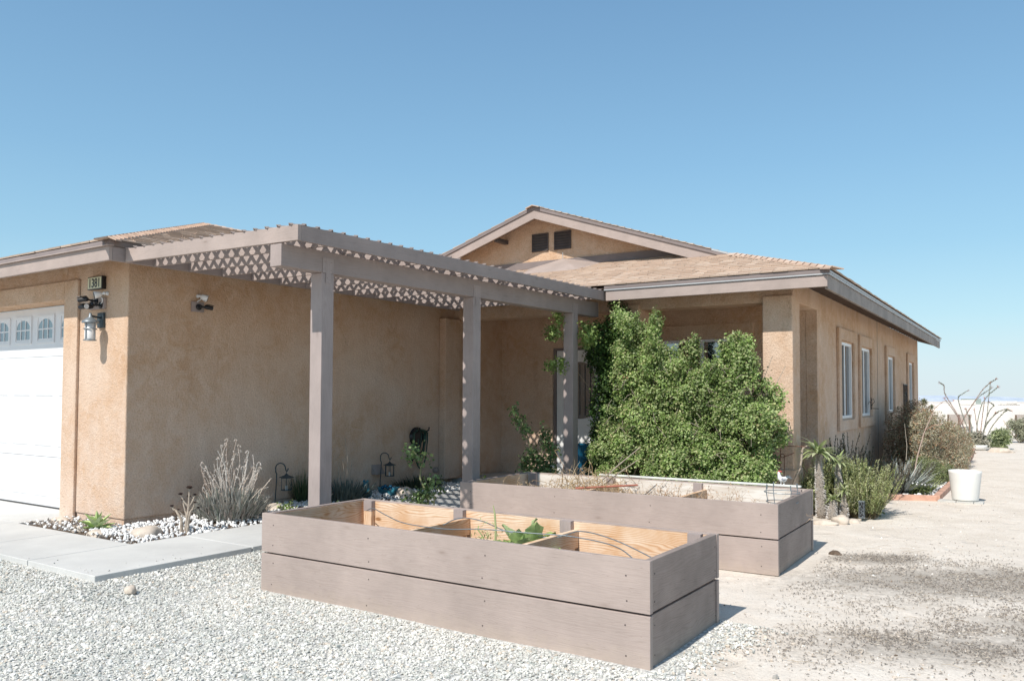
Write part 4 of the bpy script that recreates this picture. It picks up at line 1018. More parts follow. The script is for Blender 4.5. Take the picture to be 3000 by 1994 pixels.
def hedge():
    t = thing('climbing_shrub', (3.9,5.15,G), 'large bright green leafy shrub spreading between the porch columns', 'shrub')
    rr = random.Random(17); bl = []
    def top(x):      # outline of the mass seen from the front
        P = [(2.98,2.2),(3.15,2.50),(3.42,2.52),(3.55,2.30),(3.68,2.15),(3.85,2.0),(4.05,1.82),(4.25,1.85),(4.38,1.92),(4.5,1.75),(4.7,1.72),(4.8,1.85),(4.95,2.0),(5.1,1.88),(5.2,1.4),(5.32,1.1),(5.42,.6)]
        for (x0,z0),(x1_,z1_) in zip(P, P[1:]):
            if x0 <= x <= x1_: return z0+(z1_-z0)*(x-x0)/(x1_-x0)
        return .4
    for i in range(350):
        x = rr.uniform(3.10, 5.30); tz = top(x)-.07; z = rr.uniform(.0, tz); r_ = rr.uniform(.065, .15)
        if x > 5.10 and z > 1.35: continue
        if x < 3.36 and z > .85+(x-3.1)*2.2: continue
        y = 4.98 - .20*(1-z/2.6) - rr.uniform(-.10,.16)*(1.3-z*.3)
        if mnoise.noise((x*2.9, z*2.9, 7)) < -.27: continue
        bl.append((x, y, z, r_*1.1, r_*.85, r_))
    sh = []
    for i in range(95):     # loose shoots standing out of the mass
        x = rr.uniform(3.34, 5.30); z = top(x)-rr.uniform(-.06,.10) if i < 38 else rr.uniform(.3, top(x)); q = Vector((x, 4.9 if i < 38 else 4.72, z)); d = Vector((rr.gauss(0,.6), rr.gauss(-.3,.3), rr.gauss(.8,.4))).normalized()
        for k in range(4): sh.append((q.x, q.y, q.z, .045-.006*k, .04-.005*k, .045)); q = q+d*.05
    foliage('shoot', sh, 15000, .024, GREEN, t, seed=19, thr=-1.5, surf=.1, cluster=4, up=.4, face=.8)
    foliage('dead_leaves', bl[::7], 1500, .024, [(.42,.33,.18),(.50,.42,.24),(.36,.25,.13)], t, mt=LEAFD, seed=20, thr=-1.5, cluster=2)
    foliage('inner_foliage', [(3.3,5.28,1.2,.30,.15,1.1),(3.7,5.22,.95,.35,.2,1.0),(4.2,5.2,.75,.4,.2,.85),(4.75,5.2,.75,.4,.2,.85),(5.1,5.25,.9,.22,.2,.8)], 30000, .028, DGREEN_SHADED, t, seed=10, dens=2.0, thr=-.2, cluster=6)
    foliage('foliage', bl, 135000, .024, GREEN, t, seed=11, dens=3.0, thr=-.6, surf=.5, cluster=6, up=.4, face=.9)
    foliage('foliage_tips', [(3.78,5.05,2.25,.07,.07,.22),(3.6,5.0,2.2,.1,.08,.15),(4.05,5.0,1.8,.1,.1,.2),(4.88,4.95,2.02,.07,.07,.12),(5.02,5.0,2.0,.07,.07,.12),(5.33,5.1,1.35,.1,.08,.16),(5.37,5.1,.95,.09,.08,.2),(4.36,4.95,2.02,.06,.06,.12),(3.86,4.95,2.38,.05,.05,.12),(3.8,4.95,2.2,.07,.06,.12),(3.42,4.95,2.35,.12,.1,.1)], 7000, .026, GREEN, t, seed=12, thr=-.6, face=.8)
    m = MB(); rr = random.Random(4)
    for i in range(45):
        x = rr.uniform(3.2,5.0); a = rr.uniform(-.25,.25); z = -.1; y = rr.uniform(5.05,5.35); pts = [(x,y,z)]; L = rr.uniform(.9,2.2); n = 7
        for k in range(n):
            x += math.sin(a)*L/n*.6+rr.gauss(0,.025); y += rr.gauss(-.01,.03); z += L/n*.93; a += rr.gauss(0,.25); pts.append((x,y,z))
        m.tube(pts, [.010*(1-k/(n+1))+.0025 for k in range(n+1)], 5)
    for i in range(85):   # bare pale twigs near the surface
        x = rr.uniform(3.2,5.25); y = rr.uniform(4.62,4.80); z = rr.uniform(.2,1.7); a = rr.uniform(0,3.1); L = rr.uniform(.08,.2)
        m.tube([(x,y,z),(x+math.cos(a)*L*.5,y-.03,z+math.sin(a)*L*.5+.02),(x+math.cos(a)*L,y-.02,z+math.sin(a)*L)], [.0035,.003,.0015], 4)
    m.build('branch', BARKG, t)
    t = thing('climbing_vine', (2.9,5.5,G), 'shade-darkened green vine climbing the middle porch column up to the eave', 'vine')
    DG_SHADED = [(.035,.075,.022),(.05,.10,.03),(.075,.14,.04)]  # pergola and eave shade put into these darker leaf colours
    foliage('foliage', [(3.0,5.50,2.35,.19,.14,.42),(3.18,5.45,1.75,.2,.14,.7),(2.98,5.42,1.7,.22,.16,.8),(2.83,5.3,2.05,.19,.2,.38),(3.0,5.15,1.0,.20,.22,.85),(3.02,5.2,.5,.26,.3,.5),(3.1,5.5,1.2,.3,.2,1.0),(2.86,5.1,.45,.14,.15,.2)], 46000, .028, DG_SHADED+DGREEN_SHADED+GREEN[3:4], t, seed=15, dens=2.0, thr=-.35, cluster=6)
    foliage('trailing_shoot', [(2.50,4.6,2.22,.12,.08,.10),(2.56,4.62,2.42,.07,.06,.12),(2.45,4.62,1.78,.11,.07,.06),(2.6,4.66,1.82,.06,.05,.13),(2.87,4.85,2.2,.12,.1,.18)], 1500, .030, GREEN[:4], t, seed=16, thr=-.8)
    m = MB(); m.tube([(2.9,5.5,-.1),(2.93,5.5,.8),(2.9,5.55,1.6),(3.0,5.6,2.6)], [.02,.017,.013,.008], 6); m.tube([(2.9,5.3,1.2),(2.7,4.9,1.7),(2.55,4.7,2.2)], .004, 4); m.build('stem', BARK, t)
hedge()

def rose(name, base, pts_list, leafpts, label, seed, n=500):
    t = thing(name, base, label, 'rose bush', 'leggy rose bushes in the bed by the entry')
    m = MB()
    for pts, r0 in pts_list:
        k = len(pts); m.tube(pts, [r0*(1-.7*i/(k-1)) for i in range(k)], 6)
    m.build('stem', PLANTSTEM, t)
    foliage('foliage', leafpts, n, .034, [(.13,.20,.07),(.18,.27,.10),(.24,.34,.14),(.09,.14,.05)], t, seed=seed, thr=-1, surf=.1, cluster=3)
PLANTSTEM = mk_plain('rose_stem', (.20,.20,.10), .7, var=.3, scale=20)
rose('rose_bush', (2.58,1.92,G), [([(2.58,1.9,-.1),(2.55,1.9,.30),(2.44,1.9,.48),(2.46,1.9,.67),(2.40,1.9,.72),(2.33,1.9,.78)], .013), ([(2.46,1.9,.66),(2.49,1.9,.72)], .006), ([(2.60,1.92,.0),(2.66,1.88,.3),(2.58,1.86,.42),(2.54,1.85,.50)], .009)],
     [(2.30,1.9,.79,.06,.05,.035),(2.36,1.88,.72,.05,.04,.05),(2.30,1.9,.72,.05,.05,.04),(2.50,1.9,.71,.045,.04,.06),(2.42,1.85,.28,.16,.08,.07),(2.56,1.85,.30,.1,.08,.08),(2.63,1.88,.45,.07,.05,.05),(2.55,1.85,.36,.04,.04,.04),(2.70,1.9,.36,.04,.04,.04)],
     'leggy rose with one tall bare stem in front of the hose', 31, 520)
rose('rose_bush', (2.45,4.25,G), [([(2.5,4.25,-.1),(2.44,4.2,.5),(2.32,4.2,.88),(2.2,4.2,1.1),(2.12,4.2,1.22)], .012), ([(2.48,4.2,.2),(2.55,4.2,.6),(2.62,4.2,.95)], .01), ([(2.46,4.2,.3),(2.6,4.2,.5),(2.75,4.2,.7)], .008)],
     [(2.12,4.2,1.18,.06,.05,.08),(2.2,4.2,1.03,.08,.06,.09),(2.30,4.2,.93,.08,.06,.08),(2.62,4.2,.85,.08,.07,.15),(2.7,4.2,.66,.12,.08,.12),(2.45,4.2,.58,.18,.1,.14),(2.68,4.15,.42,.16,.1,.14),(2.3,4.2,.45,.1,.08,.1),(2.55,4.15,.35,.2,.1,.12)],
     'leafy rose bush in front of the entry door', 32, 1700)

def dry_clump():
    t = thing('succulent_clump', (.45,.98,-.03), 'big grey aloe like clump with tall dry flower stalks by the garage wall', 'succulent')
    rr = random.Random(8); m = MB(); cx, cy = .47, .98
    H = lambda o_, zz, dd=0: Vector((cx+.83*o_-.557*dd, cy+.557*o_+.83*dd, zz))
    for i in range(1500):
        a = rr.uniform(0,6.28); r_ = rr.random()**.5; x = cx+math.cos(a)*r_*.35; y = cy+math.sin(a)*r_*.35
        d = Vector((math.cos(a)*r_*.75+rr.gauss(0,.25), math.sin(a)*r_*.75+rr.gauss(0,.25), 1)).normalized(); L = rr.uniform(.10,.22); z0 = rr.uniform(-.02,.24)*(1-.6*r_*r_)
        c = rr.choice([(.34,.34,.30),(.42,.41,.37),(.50,.48,.43),(.36,.31,.27),(.25,.27,.22),(.46,.41,.35)])
        m.blade((x,y,z0), d, L, rr.uniform(.013,.022), rr.uniform(-.3,.6), seg=3, fold=.3, col=c)
    m.build('leaves', PLANTC, t)
    m = MB()
    tops = [(.0,.88),(-.02,.83),(.02,.86),(.045,.80),(.06,.74),(.20,.74),(.24,.70),(.17,.64),(.12,.62),(-.10,.76),(-.12,.80),(-.16,.66),(-.2,.60),(-.31,.58),(-.29,.55),(.26,.60),(.0,.70),(-.06,.62),(.1,.56),(-.24,.5),(.3,.52),(.22,.72),(-.08,.70),(.05,.66),(-.34,.52)]
    for (o_, z) in tops+[(rr.uniform(-.34,.32),rr.uniform(.35,.62)) for _ in range(34)]:
        dd = rr.gauss(0,.09); b0 = H(o_*.5+rr.gauss(0,.03), .1, dd*.6); c = rr.choice([(.56,.48,.41),(.64,.57,.50),(.48,.38,.31),(.60,.56,.51)]); pts = []; n = 8; w1 = rr.gauss(0,.03); w2 = rr.gauss(0,.02)
        for k in range(n+1):
            s_ = k/n; q = H(o_*.5+(o_*.5)*s_**1.3+w1*math.sin(3.1*s_)+w2*math.sin(6.3*s_), .08+(z-.08)*s_, dd*(.6+.4*s_)); pts.append(q)
        sg = rr.choice([-1,1]); last = pts[-1]; hk = rr.uniform(.015,.035)
        if rr.random() < .6: pts += [last+H(sg*hk*.5,hk*.4)-H(0,0), last+H(sg*hk,hk*.1)-H(0,0), last+H(sg*hk*1.2,-hk*.6)-H(0,0)]
        m.tube(pts, [.0042]*4+[.003]*(len(pts)-4), 4, c)
        for k in range(46):
            i = rr.randrange(n//2, len(pts)-1); q = pts[i].lerp(pts[i+1], rr.random())
            d = Vector((rr.gauss(0,1),rr.gauss(0,1),rr.gauss(0,.7))).normalized(); m.tube([q, q+d*rr.uniform(.008,.018)], [.0024,.0012], 3, rr.choice([(.66,.61,.56),(.54,.47,.41),(.72,.69,.65)]), cap=False)
    for (a, b) in ((H(.25,.12),H(.44,.44,.02)), (H(.22,.2),H(.40,.34,.05)), (H(-.2,.2),H(-.42,.12)), (H(.28,.1),H(.42,.10,.05)), (H(.2,.1,-.1),H(.36,-.0,-.12)), (H(.3,.15),H(.42,.22,.1))):
        mid = (a+b)/2+Vector((0,0,.04)); m.tube([a,mid,b], [.006,.005,.003], 5, (.60,.51,.42))
        for k in range(18):
            q = mid.lerp(b, rr.random()); d = Vector((rr.gauss(0,1),rr.gauss(0,1),rr.gauss(0,1))).normalized(); m.tube([q,q+d*.02], [.002,.001], 3, (.64,.59,.53), cap=False)
    for k in range(40):
        a = H(rr.uniform(.15,.5), rr.uniform(-.02,.06), rr.gauss(.05,.08)); m.tube([a, a+Vector((rr.gauss(0,.08),rr.gauss(0,.08),rr.uniform(-.02,.06)))], .003, 4, (.62,.53,.45))
    m.build('dry_stalks', PLANTC, t)
dry_clump()
def aeonium(base, sc_, label, seed):
    x, y, z = base; t = thing('aeonium', base, label, 'succulent', 'pale stemmed aeoniums with dark rosettes'); rr = random.Random(seed)
    m = MB(); r2 = MB(); H = lambda o_, zz, dd=0: Vector((x+(.83*o_-.557*dd)*sc_, y+(.557*o_+.83*dd)*sc_, z+zz*sc_))
    trunks = [(H(.0,0), H(.02,.16), H(.03,.27)), (H(-.035,0), H(-.04,.14), H(-.10,.24)), (H(.02,0), H(.03,.12), H(.05,.22))]
    for a_, b_, c_ in trunks: m.tube([a_, (a_+b_)/2, b_, c_], [.017*sc_,.016*sc_,.014*sc_,.011*sc_], 8)
    heads = [(trunks[0][2],H(.035,.45),.040),(trunks[0][2],H(-.045,.39,-.02),.030),(trunks[0][2],H(.08,.38,.03),.024),(trunks[0][1],H(-.03,.33),.026),(trunks[0][2],H(.02,.36,.03),.03),(trunks[1][2],H(-.14,.27),.024),(trunks[2][2],H(.12,.25,.02),.022),(trunks[2][2],H(.10,.31,-.02),.022),(trunks[0][1],H(-.06,.24,-.03),.018)]
    for (a_, p, r_) in heads:
        mid = a_.lerp(p,.5)+Vector((0,0,-.015)); m.tube([a_, mid, p], [.010*sc_,.008*sc_,.006*sc_], 7)
        for k in range(20):
            a = k*2.4; e = .2+1.1*(k/20); d = Vector((math.cos(a)*math.cos(e), math.sin(a)*math.cos(e), math.sin(e)))
            r2.blade(p, d, r_*sc_*(1.35-.5*k/20), r_*.75*sc_, .0, seg=3, col=rr.choice([(.05,.025,.025),(.09,.05,.045),(.16,.11,.085)]), belly=.75, fold=.1)
    m.build('stem', BARKG, t); r2.build('rosettes', PLANTC, t)
aeonium((.82,.17,-.03), 1.0, 'pale aeonium with few dark rosettes beside the walkway', 3)
aeonium((.62,2.25,-.03), .75, 'small aeonium half hidden by the first pergola post', 5)
def agave(base, n, L, w, pal, label, name='agave', cat='succulent', droop=.5, seed=1, spread=1.0, group=None, up0=.25):
    t = thing(name, base, label, cat, group); rr = random.Random(seed); m = MB()
    for k in range(n):
        a = k*2.39996+rr.uniform(-.2,.2); e = up0+(1.6-up0)*((k+.5)/n)**1.2*(1/spread)
        d = Vector((math.cos(a)*math.cos(min(e,1.5)), math.sin(a)*math.cos(min(e,1.5)), math.sin(min(e,1.5))))
        m.blade(Vector(base)+Vector((0,0,.01)), d, L*rr.uniform(.75,1.1), w*rr.uniform(.8,1.15), droop*rr.uniform(.4,1.2), seg=6, col=rr.choice(pal), fold=.35, belly=.45)
    m.build('leaves', PLANTC, t); return t
agave((.03,-.30,-.02), 20, .21, .085, [(.42,.54,.20),(.48,.58,.26),(.36,.48,.18),(.52,.58,.36)], 'small bright green agave at the foot of the garage corner', droop=.3, seed=2)
def grassy(base, n, rad, h, w, pal, label, name='aloe_clump', cat='succulent', seed=1, droop=.5, mt=PLANTC, group=None, stalks=0, lean=.8):
    t = thing(name, base, label, cat, group); rr = random.Random(seed); m = MB(); b = Vector(base)
    for i in range(n):
        a = rr.uniform(0,6.28); r_ = rr.random()**.5; p = b+Vector((math.cos(a)*r_*rad, math.sin(a)*r_*rad, 0))
        d = Vector((math.cos(a)*r_*lean+rr.gauss(0,.15), math.sin(a)*r_*lean+rr.gauss(0,.15), 1)).normalized()
        m.blade(p, d, h*rr.uniform(.6,1.1), w*rr.uniform(.7,1.2), droop*rr.uniform(0,1.3), seg=4, col=rr.choice(pal))
    m.build('leaves', mt, t)
    if stalks:
        m = MB()
        for i in range(stalks):
            a = rr.uniform(0,6.28); p = b+Vector((math.cos(a)*rad*.5, math.sin(a)*rad*.5, h*.3)); q = p+Vector((rr.gauss(0,.06),rr.gauss(0,.06),h*rr.uniform(1.3,2.2)))
            m.tube([p,(p+q)/2+Vector((rr.gauss(0,.02),0,0)),q,q+Vector((.02,0,-.02))], .0025, 4)
        m.build('dry_stalks', BARKG, t)
    return t
AL = [(.10,.13,.12),(.13,.17,.155),(.08,.10,.09),(.18,.2,.17)]
grassy((.42,2.75,-.03), 380, .27, .34, .022, AL, 'grey green aloe clump behind the first pergola post', seed=3, stalks=6)
grassy((.12,2.32,.0), 160, .09, .42, .010, [(.07,.11,.05),(.10,.14,.06),(.05,.08,.04)], 'small upright rosemary behind the first lantern', name='rosemary', cat='shrub', seed=4, lean=.5)
grassy((.35,4.35,-.02), 420, .32, .24, .010, [(.03,.05,.03),(.04,.065,.035),(.05,.07,.04)], 'dark low rosemary along the shaded wall under the hose', name='rosemary', cat='shrub', seed=5)
foliage('low_shrub', [(.85,5.0,.08,.14,.12,.1),(1.0,5.1,.05,.1,.1,.08)], 500, .03, GREEN, seed=41, thr=-.8, label='small low green shrub at the end of the shaded bed', cat='shrub')
foliage('weeds', [(.55,1.7,.03,.1,.07,.05),(.75,1.95,.03,.08,.06,.06),(.95,2.1,.02,.08,.06,.04)], 260, .03, GREEN[2:], seed=42, thr=-.9, label='pale green weeds on pebbles left of the first pergola post', cat='weeds')

def rosemary_big():
    t = thing('rosemary_bush', (5.9,6.5,G), 'large light green rosemary bush behind the spiny palms', 'shrub')
    rr = random.Random(12); m = MB(); pal = [(.56,.62,.29),(.64,.68,.36),(.48,.54,.23),(.70,.70,.44)]
    for i in range(900):
        a = rr.uniform(0,6.28); r_ = rr.random()**.5; bx = rr.choice([(5.42,6.0,.45,.42),(5.40,6.2,.45,.50),(5.95,6.45,.42,.64),(6.08,6.30,.38,.60),(5.6,6.5,.4,.58),(5.9,6.1,.35,.5),(6.12,6.1,.3,.4)])
        p = Vector((bx[0]+math.cos(a)*r_*.15, bx[1]+math.sin(a)*r_*.15, G)); d = Vector((math.cos(a)*r_*.75, math.sin(a)*r_*.75, .85)).normalized(); L = bx[3]*rr.uniform(.7,1.25)
        pts = [p]; dd = d.copy(); n = 6
        for k in range(n): pts.append(pts[-1]+dd*L/n); dd = (dd+Vector((rr.gauss(0,.1),rr.gauss(0,.1),.16))).normalized()
        c0 = rr.choice(pal); m.tube(pts, .003, 3, (.2,.17,.1), cap=False)
        for k in range(int(L*100)):
            s = rr.uniform(.25,1.0); j = min(int(s*n), n-1); q = Vector(pts[j]).lerp(Vector(pts[j+1]), s*n-j)
            dv = (pts[j+1]-pts[j]).normalized(); sd = Vector((rr.gauss(0,1),rr.gauss(0,1),rr.gauss(0,1))); sd = (sd-dv*sd.dot(dv)).normalized()
            f = rr.uniform(.7,1.3); l = .026; w = .0062; e = (dv*.8+sd).normalized(); sw = e.cross(sd).normalized()*w
            m.add([q-sw, q+sw, q+e*l], [(0,1,2)], tuple(x*f for x in c0))
    m.build('foliage', LEAF, t)
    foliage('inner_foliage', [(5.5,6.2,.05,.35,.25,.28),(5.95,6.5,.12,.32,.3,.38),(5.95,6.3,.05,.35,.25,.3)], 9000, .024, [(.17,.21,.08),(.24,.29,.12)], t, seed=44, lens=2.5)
rosemary_big()
def spiky_dark(base, n, h, label, seed, pal, rad=.3, name='rosemary_bush', lean=.6, cat='shrub', dense=60):
    t = thing(name, base, label, cat); rr = random.Random(seed); m = MB(); b = Vector(base)
    for i in range(n):
        a = rr.uniform(0,6.28); r_ = rr.random()**.5; p = b+Vector((math.cos(a)*r_*rad*.6, math.sin(a)*r_*rad*.6, 0)); d = Vector((math.cos(a)*r_*lean, math.sin(a)*r_*lean, 1)).normalized(); L = h*rr.uniform(.5,1.1); k_ = 5
        pts = [p]
        for k in range(k_): pts.append(pts[-1]+d*L/k_); d = (d+Vector((rr.gauss(0,.08),rr.gauss(0,.08),.08))).normalized()
        c0 = rr.choice(pal)
        for k in range(int(L*dense)):
            s = rr.uniform(.2,1.0); j = min(int(s*k_), k_-1); q = pts[j].lerp(pts[j+1], s*k_-j); dv = (pts[j+1]-pts[j]).normalized()
            sd = Vector((rr.gauss(0,1),rr.gauss(0,1),rr.gauss(0,1))); sd = (sd-dv*sd.dot(dv)).normalized(); e = (dv*.7+sd).normalized(); sw = e.cross(sd).normalized()*.007; f = rr.uniform(.7,1.3)
            m.add([q-sw, q+sw, q+e*.035], [(0,1,2)], tuple(x*f for x in c0))
        m.tube(pts, .004, 3, (.15,.12,.08), cap=False)
    m.build('foliage', LEAF, t); return t
DKG = [(.045,.075,.035),(.06,.095,.045),(.035,.06,.03)]
spiky_dark((5.58,7.45,G), 60, .98, 'dark upright shrub in the shade under the first side window', 51, DKG, rad=.3, lean=.45, name='upright_shrub')
spiky_dark((5.72,8.0,G), 110, .75, 'dark green shrub spreading below the second side window', 52, DKG, rad=.45, name='upright_shrub', lean=.7)
spiky_dark((6.0,8.75,G), 90, .52, 'pale fuzzy lavender bush left of the blue yucca', 53, [(.30,.27,.21),(.36,.33,.27),(.24,.22,.17)], rad=.3, name='lavender_bush', dense=110)
spiky_dark((6.2,9.45,G), 70, .50, 'pale fuzzy lavender bush directly behind the blue yucca', 54, [(.30,.29,.22),(.36,.35,.28),(.26,.27,.18)], rad=.22, name='lavender_bush', dense=110)
grassy((6.14,8.95,G), 230, .08, .64, .024, [(.46,.50,.47),(.54,.57,.54),(.36,.41,.39)], 'blue grey yucca with thin pointed leaves inside the wood edging', name='yucca', cat='yucca', seed=7, droop=.45, lean=1.7)
grassy((6.42,9.6,G), 40, .08, .36, .02, [(.36,.42,.14),(.42,.46,.2)], 'yellow green strappy plant right of the blue yucca', name='strappy_plant', cat='plant', seed=8, droop=.8, lean=1.2)
def flowers_small():
    t = thing('daisy_plant', (6.35,8.85,G), 'low green plant with tiny white flowers beside the yucca', 'plant')
    foliage('foliage', [(6.35,8.85,-.04,.13,.12,.10),(6.45,8.9,-.05,.1,.1,.08)], 1400, .022, [(.16,.20,.07),(.22,.26,.1)], t, seed=61, thr=-1)
    m = MB()
    for k in range(7): m.ball((6.25+.04*k+rnd.uniform(-.02,.02), 8.75+rnd.uniform(-.05,.1), .07+rnd.uniform(-.03,.02)), .014, 6, 4)
    m.build('flowers', WHITE, t)
flowers_small()
def flower_stalk():
    t = thing('yucca_flower_stalk', (6.25,9.25,G), 'tall thin pinkish flower stalk rising from the blue yucca', 'flower stalk', 'tall bare flower stalks of the side bed')
    m = MB(); m.tube([(6.25,9.25,G+.1),(6.33,9.28,.45),(6.42,9.3,.80),(6.50,9.3,1.0),(6.58,9.3,1.2),(6.70,9.3,1.31),(6.86,9.3,1.33)], [.010,.009,.008,.007,.006,.004,.002], 6, (.50,.38,.32))
    rr = random.Random(3)
    for (x,z) in ((6.44,.86),(6.5,1.0),(6.55,1.1),(6.6,1.21),(6.68,1.29),(6.78,1.32),(6.84,1.33)):
        for k in range(5): m.blade((x,9.3,z), (rr.gauss(0,1),rr.gauss(0,1),rr.gauss(0,1)), .035, .008, 0, seg=2, col=rr.choice([(.45,.12,.10),(.5,.25,.2),(.4,.3,.25)]))
    m.tube([(6.44,9.3,.86),(6.55,9.3,.93),(6.68,9.3,.96)], .003, 4, (.5,.2,.16))
    m.build('stalk', PLANTC, t)
    t = thing('yucca_flower_stalk', (6.15,9.3,G), 'shorter pale bare stalk left of the pinkish flower stalk', 'flower stalk', 'tall bare flower stalks of the side bed')
    m = MB(); m.tube([(6.12,9.2,G+.1),(6.16,9.3,.3),(6.18,9.3,.6),(6.15,9.3,.95)], [.006,.005,.004,.002], 5, (.52,.46,.38)); m.build('stalk', PLANTC, t)
flower_stalk()
def brown_bushes():
    BR_SHADED = [(.26,.18,.12),(.34,.27,.18),(.22,.20,.12),(.36,.19,.12),(.30,.28,.19)]  # wall side of the bush: house shadow put into darker browns
    t = thing('twiggy_bush', (5.75,12.0,G), 'dense twiggy bush, browns darkened for shade, against the side wall below the third window', 'bush', 'twiggy bushes along the side wall')
    foliage('foliage', [(5.72,11.9,.55,.30,.7,.65),(5.9,12.6,.7,.35,.8,.62),(5.7,13.5,.6,.3,.8,.7)], 30000, .016, BR_SHADED, t, mt=LEAFD, seed=71, lens=2.6, thr=-.45, surf=.3)
    t = thing('twiggy_bush', (6.25,12.0,G), 'sunlit reddish and green twiggy bush standing over the wood edging', 'bush', 'twiggy bushes along the side wall')
    GB = [(.40,.35,.24),(.46,.43,.31),(.42,.25,.15),(.32,.32,.18),(.54,.50,.38)]
    foliage('foliage', [(6.1,11.6,.55,.30,.55,.62),(6.25,12.4,.55,.36,.7,.55),(6.42,12.9,.45,.4,.8,.45),(6.5,12.2,.1,.32,.7,.35),(6.25,11.2,.1,.30,.5,.32)], 52000, .015, GB, t, mt=LEAFD, seed=72, lens=2.4, thr=-.35, surf=.35)
    m = MB(); rr = random.Random(5)
    for k in range(90):
        a = rr.uniform(0,6.28); p = Vector((6.2,12.0,G)); d = Vector((math.cos(a)*.5,math.sin(a)*.6,1)).normalized(); pts = [p]
        for j in range(6): pts.append(pts[-1]+d*rr.uniform(.12,.22)); d = (d+Vector((rr.gauss(0,.2),rr.gauss(0,.2),rr.gauss(0,.1)))).normalized()
        m.tube(pts, [.008,.007,.006,.005,.004,.003,.0015], 4)
    m.build('branch', BARK, t)
    t = thing('green_shrub', (6.35,10.6,G), 'low green shrub in front of the sunlit twiggy bush', 'shrub')
    foliage('foliage', [(6.25,10.7,.05,.30,.4,.30),(6.42,11.3,.0,.24,.5,.24)], 16000, .018, [(.20,.24,.10),(.27,.31,.13),(.33,.35,.19)], t, seed=73, lens=1.8, thr=-.5)
    t = thing('green_shrub', (6.2,15.5,G), 'far pale shrub at the end of the side bed', 'shrub')
    foliage('foliage', [(6.25,14.8,.3,.4,.9,.5),(6.2,16.5,.2,.35,1.0,.4)], 9000, .026, GB, t, mt=LEAFD, seed=74, lens=2.2, thr=-.5)
brown_bushes()

def palm(base, h, r0, r1, nl, L, lean, label, seed):
    t = thing('spiny_palm', base, label, 'palm', 'spiny trunked madagascar palms beside the rear planter'); rr = random.Random(seed); b = Vector(base)
    top = b+Vector((lean[0], lean[1], h)); n = 10; pts = []; rad = []
    for k in range(n+1):
        s = k/n; pts.append(b.lerp(top, s)+Vector((0,0,0))); rad.append(r0*(1-s)+r1*s + (.15*r0*math.sin(s*math.pi)))
    m = MB(); m.tube(pts, rad, 12, (.30,.26,.22)); m.build('trunk', PLANTC, t, smooth=True)
    m = MB(); ns = int(h*1500)
    for k in range(ns):
        s = rr.random(); a = rr.uniform(0,6.28); i = min(int(s*n), n-1); c = pts[i].lerp(pts[i+1], s*n-i); r_ = rad[i]+(rad[i+1]-rad[i])*(s*n-i)
        d = Vector((math.cos(a), math.sin(a), rr.uniform(-.1,.5))).normalized(); p = c+Vector((math.cos(a),math.sin(a),0))*r_*.97; sd = d.cross(Vector((0,0,1))).normalized()*.0032
        m.add([p-sd, p+sd, p+d*rr.uniform(.015,.03), p+Vector((0,0,.006))], [(0,1,2),(1,3,2),(3,0,2)], rr.choice([(.60,.57,.54),(.70,.67,.64),(.46,.40,.36)]))
    m.build('thorns', PLANTC, t)
    m = MB()
    for k in range(nl):
        a = k*2.39996+rr.uniform(-.2,.2); e = rr.uniform(-.1,1.2); d = Vector((math.cos(a)*math.cos(e), math.sin(a)*math.cos(e), math.sin(e)))
        m.blade(top, d, L*rr.uniform(.65,1.05), .030*L/.2, rr.uniform(.7,1.9), seg=6, fold=.15, belly=.5, col=rr.choice([(.40,.46,.22),(.46,.52,.28),(.33,.40,.17),(.54,.57,.38)]))
    m.build('leaves', LEAF, t)
palm((5.69,5.80,G), .80, .060, .020, 46, .33, (-.04,0), 'tallest spiny palm with the largest leaf crown', 1)
palm((5.86,6.02,G), .66, .050, .018, 36, .25, (-.02,0), 'second tall spiny palm just right of the tallest one', 2)
palm((5.94,5.86,G), .34, .045, .018, 34, .17, (.0,0), 'short spiny palm at the right with a bright green crown', 3)
palm((5.82,5.74,G), .24, .052, .03, 30, .15, (.02,0), 'lowest spiny palm with a thick stubby trunk in front', 4)
def cactus_branch():
    m = MB(); m.tube([(5.40,5.5,.25),(5.456,5.5,.395),(5.509,5.5,.484),(5.524,5.5,.60),(5.532,5.5,.70),(5.55,5.5,.745),(5.595,5.5,.77)], [.006,.009,.012,.014,.014,.012,.009], 7)
    o = m.build('bare_cactus_stem', BARKG, smooth=True); tag(o, 'pale bare curved stem in front of the porch column opening', 'plant stem')
    for (p0, top, end, lab) in (((5.279,5.4,G),(5.30,5.4,.775),(5.60,5.42,.762),'taller rusty wire garden hook with a looped top'), ((5.335,5.4,G),(5.345,5.4,.642),(5.463,5.4,.682),'shorter rusty wire garden hook with a looped top')):
        m = MB(); r_ = .023; cx, cz = top[0]-r_*.9, top[2]
        pts = [p0,(p0[0]+.004,5.4,.3),(top[0],5.4,top[2]-.02)]+[(cx+r_*math.cos(a),5.4,cz+r_*math.sin(a)) for a in [R(d) for d in range(0,331,30)]]+[end]
        m.tube(pts, .0055, 6); o = m.build('wire_garden_hook', RUST, smooth=True); tag(o, lab, 'garden hook', 'rusty looped wire garden hooks')
cactus_branch()
